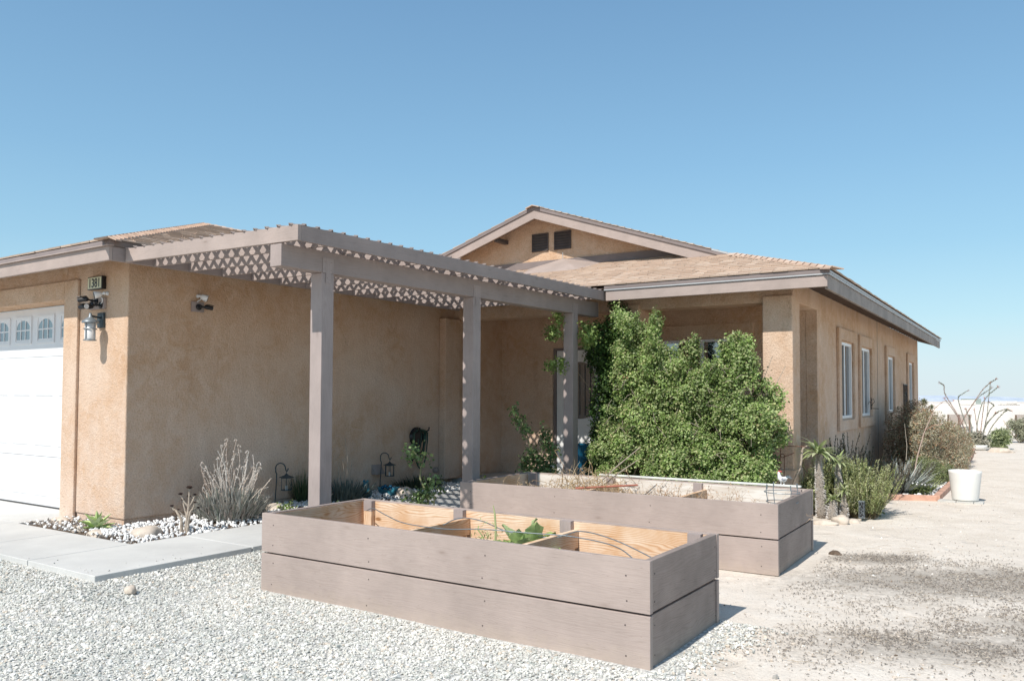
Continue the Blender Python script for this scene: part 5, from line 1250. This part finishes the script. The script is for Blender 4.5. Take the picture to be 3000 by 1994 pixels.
def stake_light():
    t = thing('stake_light', (6.16,5.8,G), 'small grey pierced metal stake light at the edge of the rosemary', 'garden light')
    m = MB(); m.tube([(6.16,5.8,G-.02),(6.16,5.8,-.08)], .008, 6); m.build('spike', IRON, t)
    m = MB(); m.box(6.133,6.187,5.773,5.827,-.085,.095); m.build('lamp_core', BLACK, t)
    m = MB(); rr = random.Random(2)
    for f in range(4):
        for k in range(34):
            u, v = rr.uniform(-.026,.026), rr.uniform(-.08,.09); s = rr.uniform(.004,.008); o_ = .031
            if f == 0: m.box(6.16+u-s,6.16+u+s,5.8-o_,5.8-o_+.003,v-s,v+s)
            if f == 1: m.box(6.16+o_-.003,6.16+o_,5.8+u-s,5.8+u+s,v-s,v+s)
            if f == 2: m.box(6.16+u-s,6.16+u+s,5.8+o_-.003,5.8+o_,v-s,v+s)
            if f == 3: m.box(6.16-o_,6.16-o_+.003,5.8+u-s,5.8+u+s,v-s,v+s)
    for sx in (-.031,.025):
        for sy in (-.031,.025): m.box(6.16+sx,6.16+sx+.006,5.8+sy,5.8+sy+.006,-.09,.105)
    m.box(6.127,6.193,5.767,5.833,.097,.108); m.box(6.127,6.193,5.767,5.833,-.098,-.086); m.build('pierced_case', GREYM, t)
stake_light()
def pot_():
    t = thing('plant_pot', (7.03,8.6,G), 'empty white round plant pot on the sand beside the wood edging', 'pot')
    m = MB(); m.lathe([(.0,.03),(.168,.03),(.172,.045),(.212,.42),(.215,.45),(.204,.452),(.200,.43),(.165,.08),(.0,.075)], (7.035,8.6,G+.0), (0,0,1), 40, cap=False); m.build('pot_body', POT, t, smooth=True)
    m = MB(); m.lathe([(.155,0),(.16,.028)], (7.035,8.6,G+.012), (0,0,1), 32); m.build('saucer', PAVER, t)
    for k, (x0,x1,lab) in enumerate(((6.70,6.93,'left grey paver in the row under the white pot'),(6.935,7.15,'middle grey paver in the row under the white pot'),(7.155,7.27,'right grey paver in the row under the white pot'))):
        m = MB(); m.box(x0,x1,8.38+.02*k,8.62+.02*k,G-.04,G+.022); o = m.build('paver', PAVER, bevel=.006); tag(o, lab, 'paver', 'grey pavers by the white pot')
pot_()
def edging():
    P = [(6.006,8.271),(6.67,8.5),(6.643,10.914),(6.527,14.261),(6.359,18.374),(6.19,21.3),(5.93,20.9)]
    labs = ['front short cedar edging timber facing the sand','near long cedar edging timber beside the white pot','second cedar edging timber along the side bed','third cedar edging timber along the side bed','far cedar edging timber before the ocotillo','last short cedar edging timber at the corner by the basin']
    for i in range(6):
        a = Vector((*P[i],0)); b = Vector((*P[i+1],0)); d = (b-a).normalized(); s = Vector((-d.y,d.x,0))*.045
        m = MB(); a2 = a+d*.05 if i else a; 
        m.hexa([tuple(a2-s+Vector((0,0,G-.03))),tuple(b-s+Vector((0,0,G-.03))),tuple(b+s+Vector((0,0,G-.03))),tuple(a2+s+Vector((0,0,G-.03))),tuple(a2-s+Vector((0,0,G+.075))),tuple(b-s+Vector((0,0,G+.075))),tuple(b+s+Vector((0,0,G+.075))),tuple(a2+s+Vector((0,0,G+.075)))])
        o = m.build('edging_timber', PINKW, bevel=.008); tag(o, labs[i], 'edging timber', 'cedar edging timbers round the side bed')
edging()
def ocotillo():
    t = thing('ocotillo', (6.3,22,G), 'tall ocotillo with thin curved thorny canes beyond the side bed', 'ocotillo'); rr = random.Random(6)
    m = MB(); lf = MB(); tips = MB()
    canes = [[(6.0,.2),(5.8,.75),(5.52,1.27),(5.41,1.5),(5.40,1.72),(5.31,1.78)], [(6.1,.2),(5.9,.8),(5.78,1.3),(5.8,1.4),(6.0,1.54)], [(6.1,.1),(5.85,.6),(5.6,1.05),(5.42,1.30)], [(6.3,0),(6.25,.5),(6.19,.98)], [(6.3,0),(6.42,.42),(6.50,.64),(6.7,.88),(6.8,.98),(6.98,1.04),(7.07,1.0)],
             [(6.4,0),(6.6,.5),(6.8,.8),(6.95,.98),(7.0,1.01)], [(6.35,0),(6.45,.7),(6.55,1.0),(6.67,1.14),(6.57,1.21)], [(6.2,0),(6.3,.8),(6.4,1.2),(6.57,1.46),(6.78,1.64)], [(5.75,.45),(6.1,1.1),(6.4,1.6),(6.6,1.8),(6.72,1.87)], [(5.7,.3),(6.0,.95),(6.3,1.4),(6.6,1.62)],
             [(6.3,0),(6.4,.9),(6.45,1.3)], [(6.35,0),(6.5,.8),(6.56,1.4),(6.6,1.75)], [(6.2,0),(6.1,.7),(6.0,1.0)], [(6.3,0),(6.5,.6),(6.7,.9)]]
    for c in canes:
        y = 22+rr.uniform(-.3,.3); pts = [(x,y+rr.uniform(-.05,.05),z) for x,z in c]
        # smooth the cane
        P = []
        for i in range(len(pts)-1):
            for k in range(5): P.append(Vector(pts[i]).lerp(Vector(pts[i+1]), k/5))
        P.append(Vector(pts[-1])); P = [P[0]]+[(P[i-1]+P[i]*2+P[i+1])/4 for i in range(1,len(P)-1)]+[P[-1]]
        m.tube(P, [.011*(1-.7*i/len(P))+.003 for i in range(len(P))], 5, rr.choice([(.26,.27,.22),(.36,.34,.30),(.40,.26,.22)]))
        for k in range(len(P)*14):
            i = rr.randrange(len(P)-1); q = P[i].lerp(P[i+1], rr.random()); d = Vector((rr.gauss(0,1),rr.gauss(0,1),rr.gauss(0,1))).normalized()
            lf.blade(q, d, .035, .014, 0, seg=2, col=rr.choice([(.18,.22,.12),(.28,.28,.2),(.24,.25,.2)]))
        for k in range(8):
            d = (P[-1]-P[-2]).normalized()+Vector((rr.gauss(0,.4),0,rr.gauss(0,.4))); m.blade(P[-1], d, .09, .02, 0, seg=2, col=(.50,.22,.14))
        m.build('cane', PLANTC, t); lf.build('leaves', PLANTC, t)
        m = MB(); lf = MB(); tips = MB()
    foliage('desert_shrub', [(6.72,22.6,.12,.26,.3,.30),(6.85,22.8,.22,.2,.25,.25)], 2600, .032, [(.36,.42,.20),(.44,.48,.27)], seed=81, lens=2.5, thr=-.6, label='yellow green shrub at the right foot of the ocotillo', cat='shrub')
    foliage('desert_shrub', [(6.2,21.9,.10,.32,.3,.26)], 2400, .035, [(.46,.43,.34),(.38,.37,.27)], seed=82, lens=3, thr=-.5, mt=LEAFD, label='pale dry scrub at the foot of the ocotillo canes', cat='shrub')
    m = MB(); m.lathe([(.0,.02),(.28,.02),(.32,.15),(.31,.16),(.27,.05),(0,.05)], (0,0,0), (0,0,1), 32, cap=False)
    m.xf(lambda x,y,z: (6.2+x, 21.7+y*.7, G+.0+z)); o = m.build('basin', POT, smooth=True); tag(o, 'low white basin at the foot of the ocotillo', 'basin')
ocotillo()
def creosote():
    t = thing('creosote_bush', (7.1,27,G), 'airy grey green creosote bush at the right edge of the photo', 'bush', 'creosote bushes in the open desert')
    foliage('foliage', [(7.0,26.9,.42,.27,.4,.25),(7.35,27.1,.45,.34,.4,.28),(7.15,26.9,.15,.18,.3,.2)], 3600, .032, [(.34,.35,.24),(.42,.42,.30),(.27,.27,.18)], t, seed=91, lens=2.2, thr=-.35, surf=.2, mt=LEAFD)
    m = MB(); rr = random.Random(2)
    for k in range(14):
        a = rr.uniform(-.9,.9); m.tube([(7.15,27,G-.05),(7.15+a*.3,27+rr.uniform(-.2,.2),.15),(7.15+a*.6,27,.6)], [.02,.014,.005], 5)
    m.build('branch', BARKG, t)
    o2 = foliage('desert_shrub', [(6.55,29,.0,.14,.2,.18)], 700, .04, [(.26,.27,.16)], seed=92, lens=2, thr=-.8, mt=LEAFD, label='tiny round shrub before the white house', cat='shrub')
    t = thing('joshua_tree', (4.9,22.2,G), 'small shaggy joshua tree peeking out behind the house corner', 'tree')
    m = MB(); m.tube([(4.9,22,G-.1),(4.92,22,.5),(4.9,22,1.0)], [.08,.07,.05], 7); m.tube([(4.91,22,.7),(5.08,22,.98)], .045, 6); m.build('trunk', BARK, t)
    m = MB(); rr = random.Random(7)
    for c, n_, L in (((4.88,22,1.2),200,.16),((5.08,22.02,1.06),90,.12),((4.95,22,.95),80,.13)):
        for k in range(n_):
            d = Vector((rr.gauss(0,1),rr.gauss(0,1),rr.gauss(.3,1))).normalized(); m.blade(c, d, L, .02, .1, seg=2, col=rr.choice([(.27,.30,.17),(.34,.36,.22),(.30,.26,.18)]))
    m.build('leaves', PLANTC, t)
creosote()
def trellis():
    t = thing('wall_trellis', T(5.46,16.1,.2), 'narrow black metal trellis against the side wall between the last windows', 'trellis')
    m = MB()
    for k in range(4):
        y = 15.78+.2*k; m.tube([T(5.45,y+(1.6-y*.1)*0,-.1), T(5.45,15.75+.2*k,1.67)], .012, 5)
    for z in (1.66,): m.tube([T(5.45,15.75,z), T(5.45,16.37,z)], .012, 5)
    for k in range(7):
        z = .2+.2*k; m.tube([T(5.45,15.9,z),T(5.46,16.08,z+.1),T(5.45,16.26,z)], .009, 5)
    m.build('trellis_frame', BLACK, t)
    t = thing('plant_hook', T(5.43,11.3,1.3), 'small dark ornamental plant hook beside the second side window', 'hook')
    m = MB(); y = 11.35; m.tube([T(5.43,y,1.36),T(5.43,y,1.14)], .009, 5); m.tube([T(5.43,y,1.16),T(5.56,y,1.155)], .006, 5); m.tube([T(5.43,y,1.30),T(5.47,y,1.34),T(5.49,y,1.28),T(5.46,y,1.25),T(5.44,y,1.21)], .006, 5); m.tube([T(5.43,y,1.26),T(5.40,y,1.29),T(5.39,y,1.24)], .006, 5)
    m.build('hook_bracket', BLACK, t)
trellis()

# ------------------------------------------------------------------ things in the planters
def planter_contents():
    zt = G+.60
    # drip lines in the near box
    for lab, pts in (('black drip tube looping along the left half of the near planter', [(3.2,.30,.38),(3.45,.12,.44),(3.75,-.05,.43),(4.1,-.22,.42),(4.5,-.25,.42),(4.8,-.2,.44),(5.1,-.1,.43),(5.4,.0,.42),(5.75,-.05,.40),(6.0,-.25,.36)]),
                     ('black drip tube arching over the brace in the near planter', [(4.2,.05,.36),(4.35,.1,.44),(4.6,.05,.45),(4.9,.0,.40),(5.2,.1,.38),(5.4,.12,.44),(5.7,.05,.42),(6.05,-.1,.36)])):
        P = [Vector(p) for p in pts]; Q = []
        for i in range(len(P)-1):
            a = P[max(i-1,0)]; b = P[i]; c = P[i+1]; d = P[min(i+2,len(P)-1)]
            for k in range(6):
                s = k/6; Q.append(.5*((2*b)+(c-a)*s+(2*a-5*b+4*c-d)*s*s+(3*b-3*c+d-a)*s**3))
        Q.append(P[-1]); m = MB(); m.tube(Q, .0038, 7); o = m.build('drip_tube', GREYM, smooth=True); tag(o, lab, 'drip tube', 'black drip tubes in the near planter')
    # leafy chard
    t = thing('leafy_green', (5.0,.05,.2), 'crinkled leafy green plant growing in the near planter', 'plant'); rr = random.Random(9)
    m = MB()
    for k in range(20):
        a = rr.uniform(0,6.28); e = rr.uniform(.55,1.4); d = Vector((math.cos(a)*math.cos(e)+.15, math.sin(a)*math.cos(e)*.7, math.sin(e))); L = rr.uniform(.18,.36); col = rr.choice([(.48,.60,.26),(.56,.66,.34),(.38,.50,.18)])
        p = Vector((5.0+rr.uniform(-.08,.08),.05+rr.uniform(-.05,.05),.18)); dd = d.normalized(); side = dd.cross(Vector((0,0,1))).normalized(); n = 9; vs = []; fs = []
        for i in range(n+1):
            s = i/n; w = .085*(math.sin(math.pi*min(1,s*1.05))**.6)*(1+.25*math.sin(i*2.3+k)); nn = side.cross(dd).normalized()
            for j in (-1,-.5,0,.5,1): vs.append(p+side*w*j+nn*(abs(j)*w*.35+.010*math.sin(i*2.1+j*5+k)))
            if i < n: fs += [(5*i+j,5*i+j+1,5*i+j+6,5*i+j+5) for j in range(4)]
            p = p+dd*L/n; dd = (dd+Vector((0,0,-.7/n))).normalized()
        m.add(vs, fs, col)
    m.build('leaves', LEAF, t, smooth=True)
    t = thing('seedling', (4.72,.1,.2), 'thin pale bolting stem with feathery leaves in the near planter', 'plant')
    m = MB(); m.tube([(4.76,0,.2),(4.77,0,.4),(4.76,.0,.52),(4.745,0,.58)], [.009,.008,.007,.003], 6, (.42,.45,.22)); m.tube([(4.7,.02,.2),(4.66,0,.34),(4.60,.0,.40)], .004, 4, (.3,.38,.15))
    for k in range(90):
        m.blade((4.66+rr.gauss(0,.05),.03+rr.gauss(0,.04),.34+rr.gauss(0,.045)), (rr.gauss(0,1),rr.gauss(0,1),rr.gauss(.3,1)), .03, .010, 0, seg=2, col=rr.choice([(.28,.36,.14),(.2,.3,.1)]))
    m.build('stem', PLANTC, t)
    # dry tangle in the rear box
    t = thing('dry_plants', (4.0,2.9,.2), 'tangle of dry brown dead plants in the left half of the rear planter', 'dead plants'); m = MB()
    def twigs(m, n, cx, cy, cz, sx, sy, sz, L, r_, pal, up=.5):
        for k in range(n):
            p = Vector((cx+rr.gauss(0,sx), cy+rr.gauss(0,sy), cz+rr.uniform(0,sz))); d = Vector((rr.gauss(0,1),rr.gauss(0,.8),rr.gauss(up,.7))).normalized(); pts = [p]
            for j in range(6): pts.append(pts[-1]+d*L*rr.uniform(.5,1.2)/6); d = (d+Vector((rr.gauss(0,.45),rr.gauss(0,.45),rr.gauss(-.05,.4)))).normalized()
            m.tube(pts, [r_*(1-.6*j/6) for j in range(7)], 4, rr.choice(pal), cap=False)
            for j in range(4):
                q = pts[rr.randrange(7)]; m.blade(q, (rr.gauss(0,1),rr.gauss(0,1),rr.gauss(0,1)), .022, .010, 0, seg=2, col=rr.choice(pal))
    ST = [(.50,.36,.20),(.58,.45,.28),(.42,.28,.15),(.36,.25,.15)]
    twigs(m, 260, 3.95, 2.85, .33, .30, .25, .06, .22, .0028, ST, .15); twigs(m, 60, 4.0, 2.9, .38, .22, .2, .05, .38, .003, ST, 1.0)
    m.tube([(3.62,2.9,.35),(3.7,2.8,.62),(3.62,2.75,.78),(3.70,2.7,.80)], .004, 5, (.40,.26,.16))
    m.build('dry_stems', PLANTC, t)
    for (a, b_, lab) in (((3.95,3.0,.36),(4.50,3.05,.84),'long dry cane leaning out of the rear planter'), ((4.0,3.05,.36),(4.45,3.1,.70),'second dry cane leaning low out of the rear planter')):
        m = MB(); a = Vector(a); b_ = Vector(b_); m.tube([a,(a+b_)/2+Vector((0,0,.015)),b_], [.008,.007,.004], 6); o = m.build('dry_cane', BARKG); tag(o, lab, 'cane', 'dry canes leaning in the rear planter')
    t = thing('dry_plants', (5.1,2.8,.2), 'fine dry seed stems standing in the right half of the rear planter', 'dead plants'); m = MB()
    twigs(m, 190, 5.15, 2.8, .30, .38, .18, .05, .26, .0017, [(.50,.33,.20),(.56,.40,.26),(.42,.27,.17)], .9)
    m.build('dry_stems', PLANTC, t)
    m = MB(); m.tube([(4.05,2.45,.43),(4.62,2.72,.475)], .010, 8); o = m.build('garden_stake', REDST); tag(o, 'reddish brown stick lying in the rear planter', 'stick')
    # tomato cage
    t = thing('wire_plant_cage', (6.05,2.75,.3), 'grey wire plant cage in the right corner of the rear planter', 'plant cage')
    m = MB(); cx, cy = 6.02, 2.85
    for k in range(4):
        a = R(45+90*k); m.tube([(cx+.10*math.cos(a),cy+.10*math.sin(a),.15),(cx+.16*math.cos(a),cy+.16*math.sin(a),.50),(cx+.155*math.cos(a),cy+.155*math.sin(a),.565),(cx+.148*math.cos(a),cy+.148*math.sin(a),.56),(cx+.15*math.cos(a),cy+.15*math.sin(a),.52)], .0042, 6)
    for z, r_ in ((.49,.158),(.40,.142)): m.tube([(cx+r_*math.cos(R(d)),cy+r_*math.sin(R(d)),z) for d in range(0,361,15)], .004, 6)
    m.build('cage_wire', GREYM, t)
    # pale strip on the back rim and the rooster
    m = MB(); m.hexa([(3.80,3.43,zt+.004),(6.02,3.505,zt+.004),(6.02,3.55,zt+.004),(3.80,3.475,zt+.004),(3.80,3.43,zt+.024),(6.02,3.505,zt+.024),(6.02,3.55,zt+.024),(3.80,3.475,zt+.024)]); o = m.build('vinyl_strip', PALEG, bevel=.006); tag(o, 'pale green strip lying on the back rim of the rear planter', 'strip')
    t = thing('rooster_figurine', (5.84,3.52,zt+.024), 'white rooster figurine with red comb on the rear planter rim', 'figurine')
    x, y, z = 5.84, 3.52, zt+.024; S = 1.0
    def blob(m, pts, rads, n=12): m.tube(pts, rads, n)
    m = MB(); m.tube([(x+.045,y,z+.075),(x+.02,y,z+.055),(x-.01,y,z+.05),(x-.028,y,z+.068),(x-.034,y,z+.095),(x-.036,y,z+.115),(x-.040,y,z+.128)], [.012,.026,.030,.024,.015,.013,.006], 12); m.build('body', WHITE, t, smooth=True)
    m = MB()
    for k in range(5): m.ball((x-.040+.007*k, y, z+.133-.002*abs(k-2)), .007, 6, 5)
    m.ball((x-.047,y,z+.108), .008, 6, 5, (.7,.7,1.4)); m.build('comb_and_wattle', mk_plain('comb_red', (.60,.08,.08), .5), t)
    m = MB(); m.tube([(x-.050,y,z+.118),(x-.062,y,z+.114)], [.004,.001], 5); m.build('beak', mk_plain('beak_yellow', (.6,.4,.1), .5), t)
    m = MB()
    for k in range(7): m.blade((x+.035,y+.004*(k-3),z+.065), (.55+.08*k,.03*(k-3),.9-.12*k), .062, .016, .9, seg=5, col=(.9,.9,.9) if k%2 else (.10,.30,.42))
    m.build('tail', PLANTC, t)
    m = MB()
    for s in (-1,1): m.ball((x+.012,y+s*.022,z+.056), .022, 8, 6, (1.2,.4,.7))
    m.build('wing', mk_plain('wing_grey', (.35,.36,.38), .6, var=.5, scale=60), t, smooth=True)
    m = MB()
    for s in (-1,1): m.tube([(x+s*.012,y+s*.006,z+.035),(x+s*.014,y+s*.006,z+.002)], .004, 6); m.ball((x+s*.014-.004,y+s*.006,z+.003), .008, 6, 4, (1.2,1,.4))
    m.build('leg', WHITE, t)
planter_contents()
def porch_pot():
    t = thing('glazed_pot', T(1.95,6.3,.03), 'blue glazed plant pot on the porch behind the third post', 'pot'); m = MB(); m.lathe([(0,0),(.13,0),(.19,.25),(.22,.55),(.235,.57),(.235,.6),(.20,.6),(.18,.4),(0,.35)], T(2.03,6.25,.03), (0,0,1), 28, cap=False); m.build('pot_body', BLUEP, t, smooth=True)
    m = MB(); m.ball((2.62,4.35,.42), .055, 16, 12, (.8,.8,1.1)); o = m.build('white_ornament', WHITE, smooth=True); tag(o, 'white round garden ornament left of the third post', 'ornament')
porch_pot()

# ------------------------------------------------------------------ neighbour and far distance
def neighbour():
    t = thing('adobe_house', (2,86,-2.7), 'white flat roofed adobe house in the far distance', 'house')
    ux, uy = .845, .535     # direction of its long front
    def P(s, d, z): return (-2.35+ux*s-uy*d, 82.16+uy*s+ux*d, z)
    def bx(m, s0,s1,d0,d1,z0,z1): m.hexa([P(s0,d0,z0),P(s1,d0,z0),P(s1,d1,z0),P(s0,d1,z0),P(s0,d0,z1),P(s1,d0,z1),P(s1,d1,z1),P(s0,d1,z1)])
    m = MB(); bx(m, -6,1.2,.8,9,-3.6,.64); bx(m, 1.2,14,0,9,-3.6,.66); m.build('wall', ADOBE, t)
    for (s0,s1,zz) in ((-.2,.7,.98),(.7,1.1,.80),(3.45,4.8,1.09),(3.2,3.45,.85),(7.1,8.7,.98),(6.8,9.0,.80)): m = MB(); bx(m, s0,s1,.0 if s0 > 1.1 else .8,1.4+.01*s0,.6,zz); m.build('parapet', ADOBE, t)
    m = MB(); bx(m, 4.85,6.2,1.6,2.8,.5,1.2); m.build('air_conditioner', ACM, t)
    for (s0,s1) in ((1.75,3.95),(8.1,11)):
        m = MB()
        for k in range(9): z = -.30-.105*k; bx(m, s0,s1,-.9+.05*k,-.82+.05*k,z-.05,z)
        for s_ in (s0+.1,(s0+s1)/2,s1-.1): bx(m, s_-.06,s_+.06,-.7,-.58,-3.2,-.3)
        m.build('slatted_awning', SHADEB, t)
    t = None
    # hills
    rr = random.Random(3); mb = MB(); pts = []
    xs = [-2600+40*i for i in range(0, 100)]
    def h(x):
        base = {0:0}
        z = 9*math.exp(-((x+330)/95)**2)+6*math.exp(-((x+480)/90)**2)+7*math.exp(-((x+150)/60)**2)-2+3.0*mnoise.noise((x*.012,1,0))+1.6*mnoise.noise((x*.04,5,0)) - max(0, (x+300))*.012
        return z
    rows = [(-60, -340), (-36, -200), (-22,-110), (None,0)]
    nx = len(xs)
    for zz, off in rows:
        for x in xs:
            yy = 3350 - (x+380)*-.62 if False else 3110+ (x+780)*.62
            z = h(x) if zz is None else zz+3*mnoise.noise((x*.02, off*.01, 2))
            if zz is None: yy += 0
            mb.v.append((x, yy+off, z))
    for j in range(len(rows)-1):
        for i in range(nx-1): mb.f.append((j*nx+i, j*nx+i+1, (j+1)*nx+i+1, (j+1)*nx+i)); mb.c.append(None)
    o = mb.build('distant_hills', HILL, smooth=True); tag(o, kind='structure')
neighbour()

# ------------------------------------------------------------------ light, sky, camera
sun_dir = Vector((.045, 1, -1.15)).normalized()
el = math.asin(-sun_dir.z)
w = bpy.data.worlds.new('World'); sc.world = w; w.use_nodes = True; nt = w.node_tree
sky = nt.nodes.new('ShaderNodeTexSky'); sky.sky_type = 'NISHITA'; sky.sun_disc = False; sky.sun_elevation = el; sky.sun_rotation = R(182.6)
sky.altitude = 900; sky.air_density = 1.0; sky.dust_density = .7; sky.ozone_density = 1.0
bg = nt.nodes['Background']; bg.inputs[1].default_value = .15
tint = mix(nt, sky.outputs[0], (1.04,1.27,1.2), 1.0, 'MULTIPLY')
tcw = nt.nodes.new('ShaderNodeTexCoord'); sx_ = nt.nodes.new('ShaderNodeSeparateXYZ'); nt.links.new(tcw.outputs['Generated'], sx_.inputs[0])
hz = ramp(nt, [(0, (.73,.84,.88)), (.035, (.67,.81,.88)), (.09, (.50,.73,.85)), (.17, (.35,.60,.79)), (.27, (.27,.50,.73)), (.45, (.19,.375,.62)), (.75, (.20,.31,.47)), (1, (.22,.31,.43))]); nt.links.new(sx_.outputs[2], hz.inputs[0])
gr = mix(nt, hz.outputs[0], (6.67,6.67,6.67), 1.0, 'MULTIPLY')
fm = ramp(nt, [(0, (1,1,1)), (.08, (.85,)*3), (.3, (.62,)*3), (.6, (.7,)*3), (1, (.9,)*3)]); nt.links.new(sx_.outputs[2], fm.inputs[0])
nt.links.new(mix(nt, tint, gr, fm.outputs[0]), bg.inputs[0])
sd = bpy.data.lights.new('sun', 'SUN'); sd.energy = 5.0; sd.angle = R(.53); sd.color = (1, .95, .885)
so = bpy.data.objects.new('sun', sd); C.objects.link(so); so.rotation_euler = sun_dir.to_track_quat('-Z', 'Y').to_euler(); so.location = (0,-10,12)

f, ya, pi_, ro = 2373.656, .591391, .036014, .003608
fw = Vector((-math.sin(ya)*math.cos(pi_), math.cos(ya)*math.cos(pi_), math.sin(pi_))); r_ = Vector((math.cos(ya), math.sin(ya), 0)); u_ = r_.cross(fw)
RR = r_*math.cos(ro)+u_*math.sin(ro); UU = -r_*math.sin(ro)+u_*math.cos(ro)
cd = bpy.data.cameras.new('camera'); cam = bpy.data.objects.new('camera', cd); C.objects.link(cam); sc.camera = cam
cd.sensor_width = 36; cd.lens = f/3000*36; cd.shift_y = (1071.854-997)/3000; cd.clip_start = .05; cd.clip_end = 9000
cam.matrix_world = Matrix(((RR.x,UU.x,-fw.x,8.152487),(RR.y,UU.y,-fw.y,-4.834797),(RR.z,UU.z,-fw.z,1.377775),(0,0,0,1)))
sc.view_settings.view_transform = 'Standard'; sc.view_settings.look = 'None'; sc.view_settings.exposure = 0; sc.view_settings.gamma = 1
sc.render.resolution_x = 1024; sc.render.resolution_y = 680
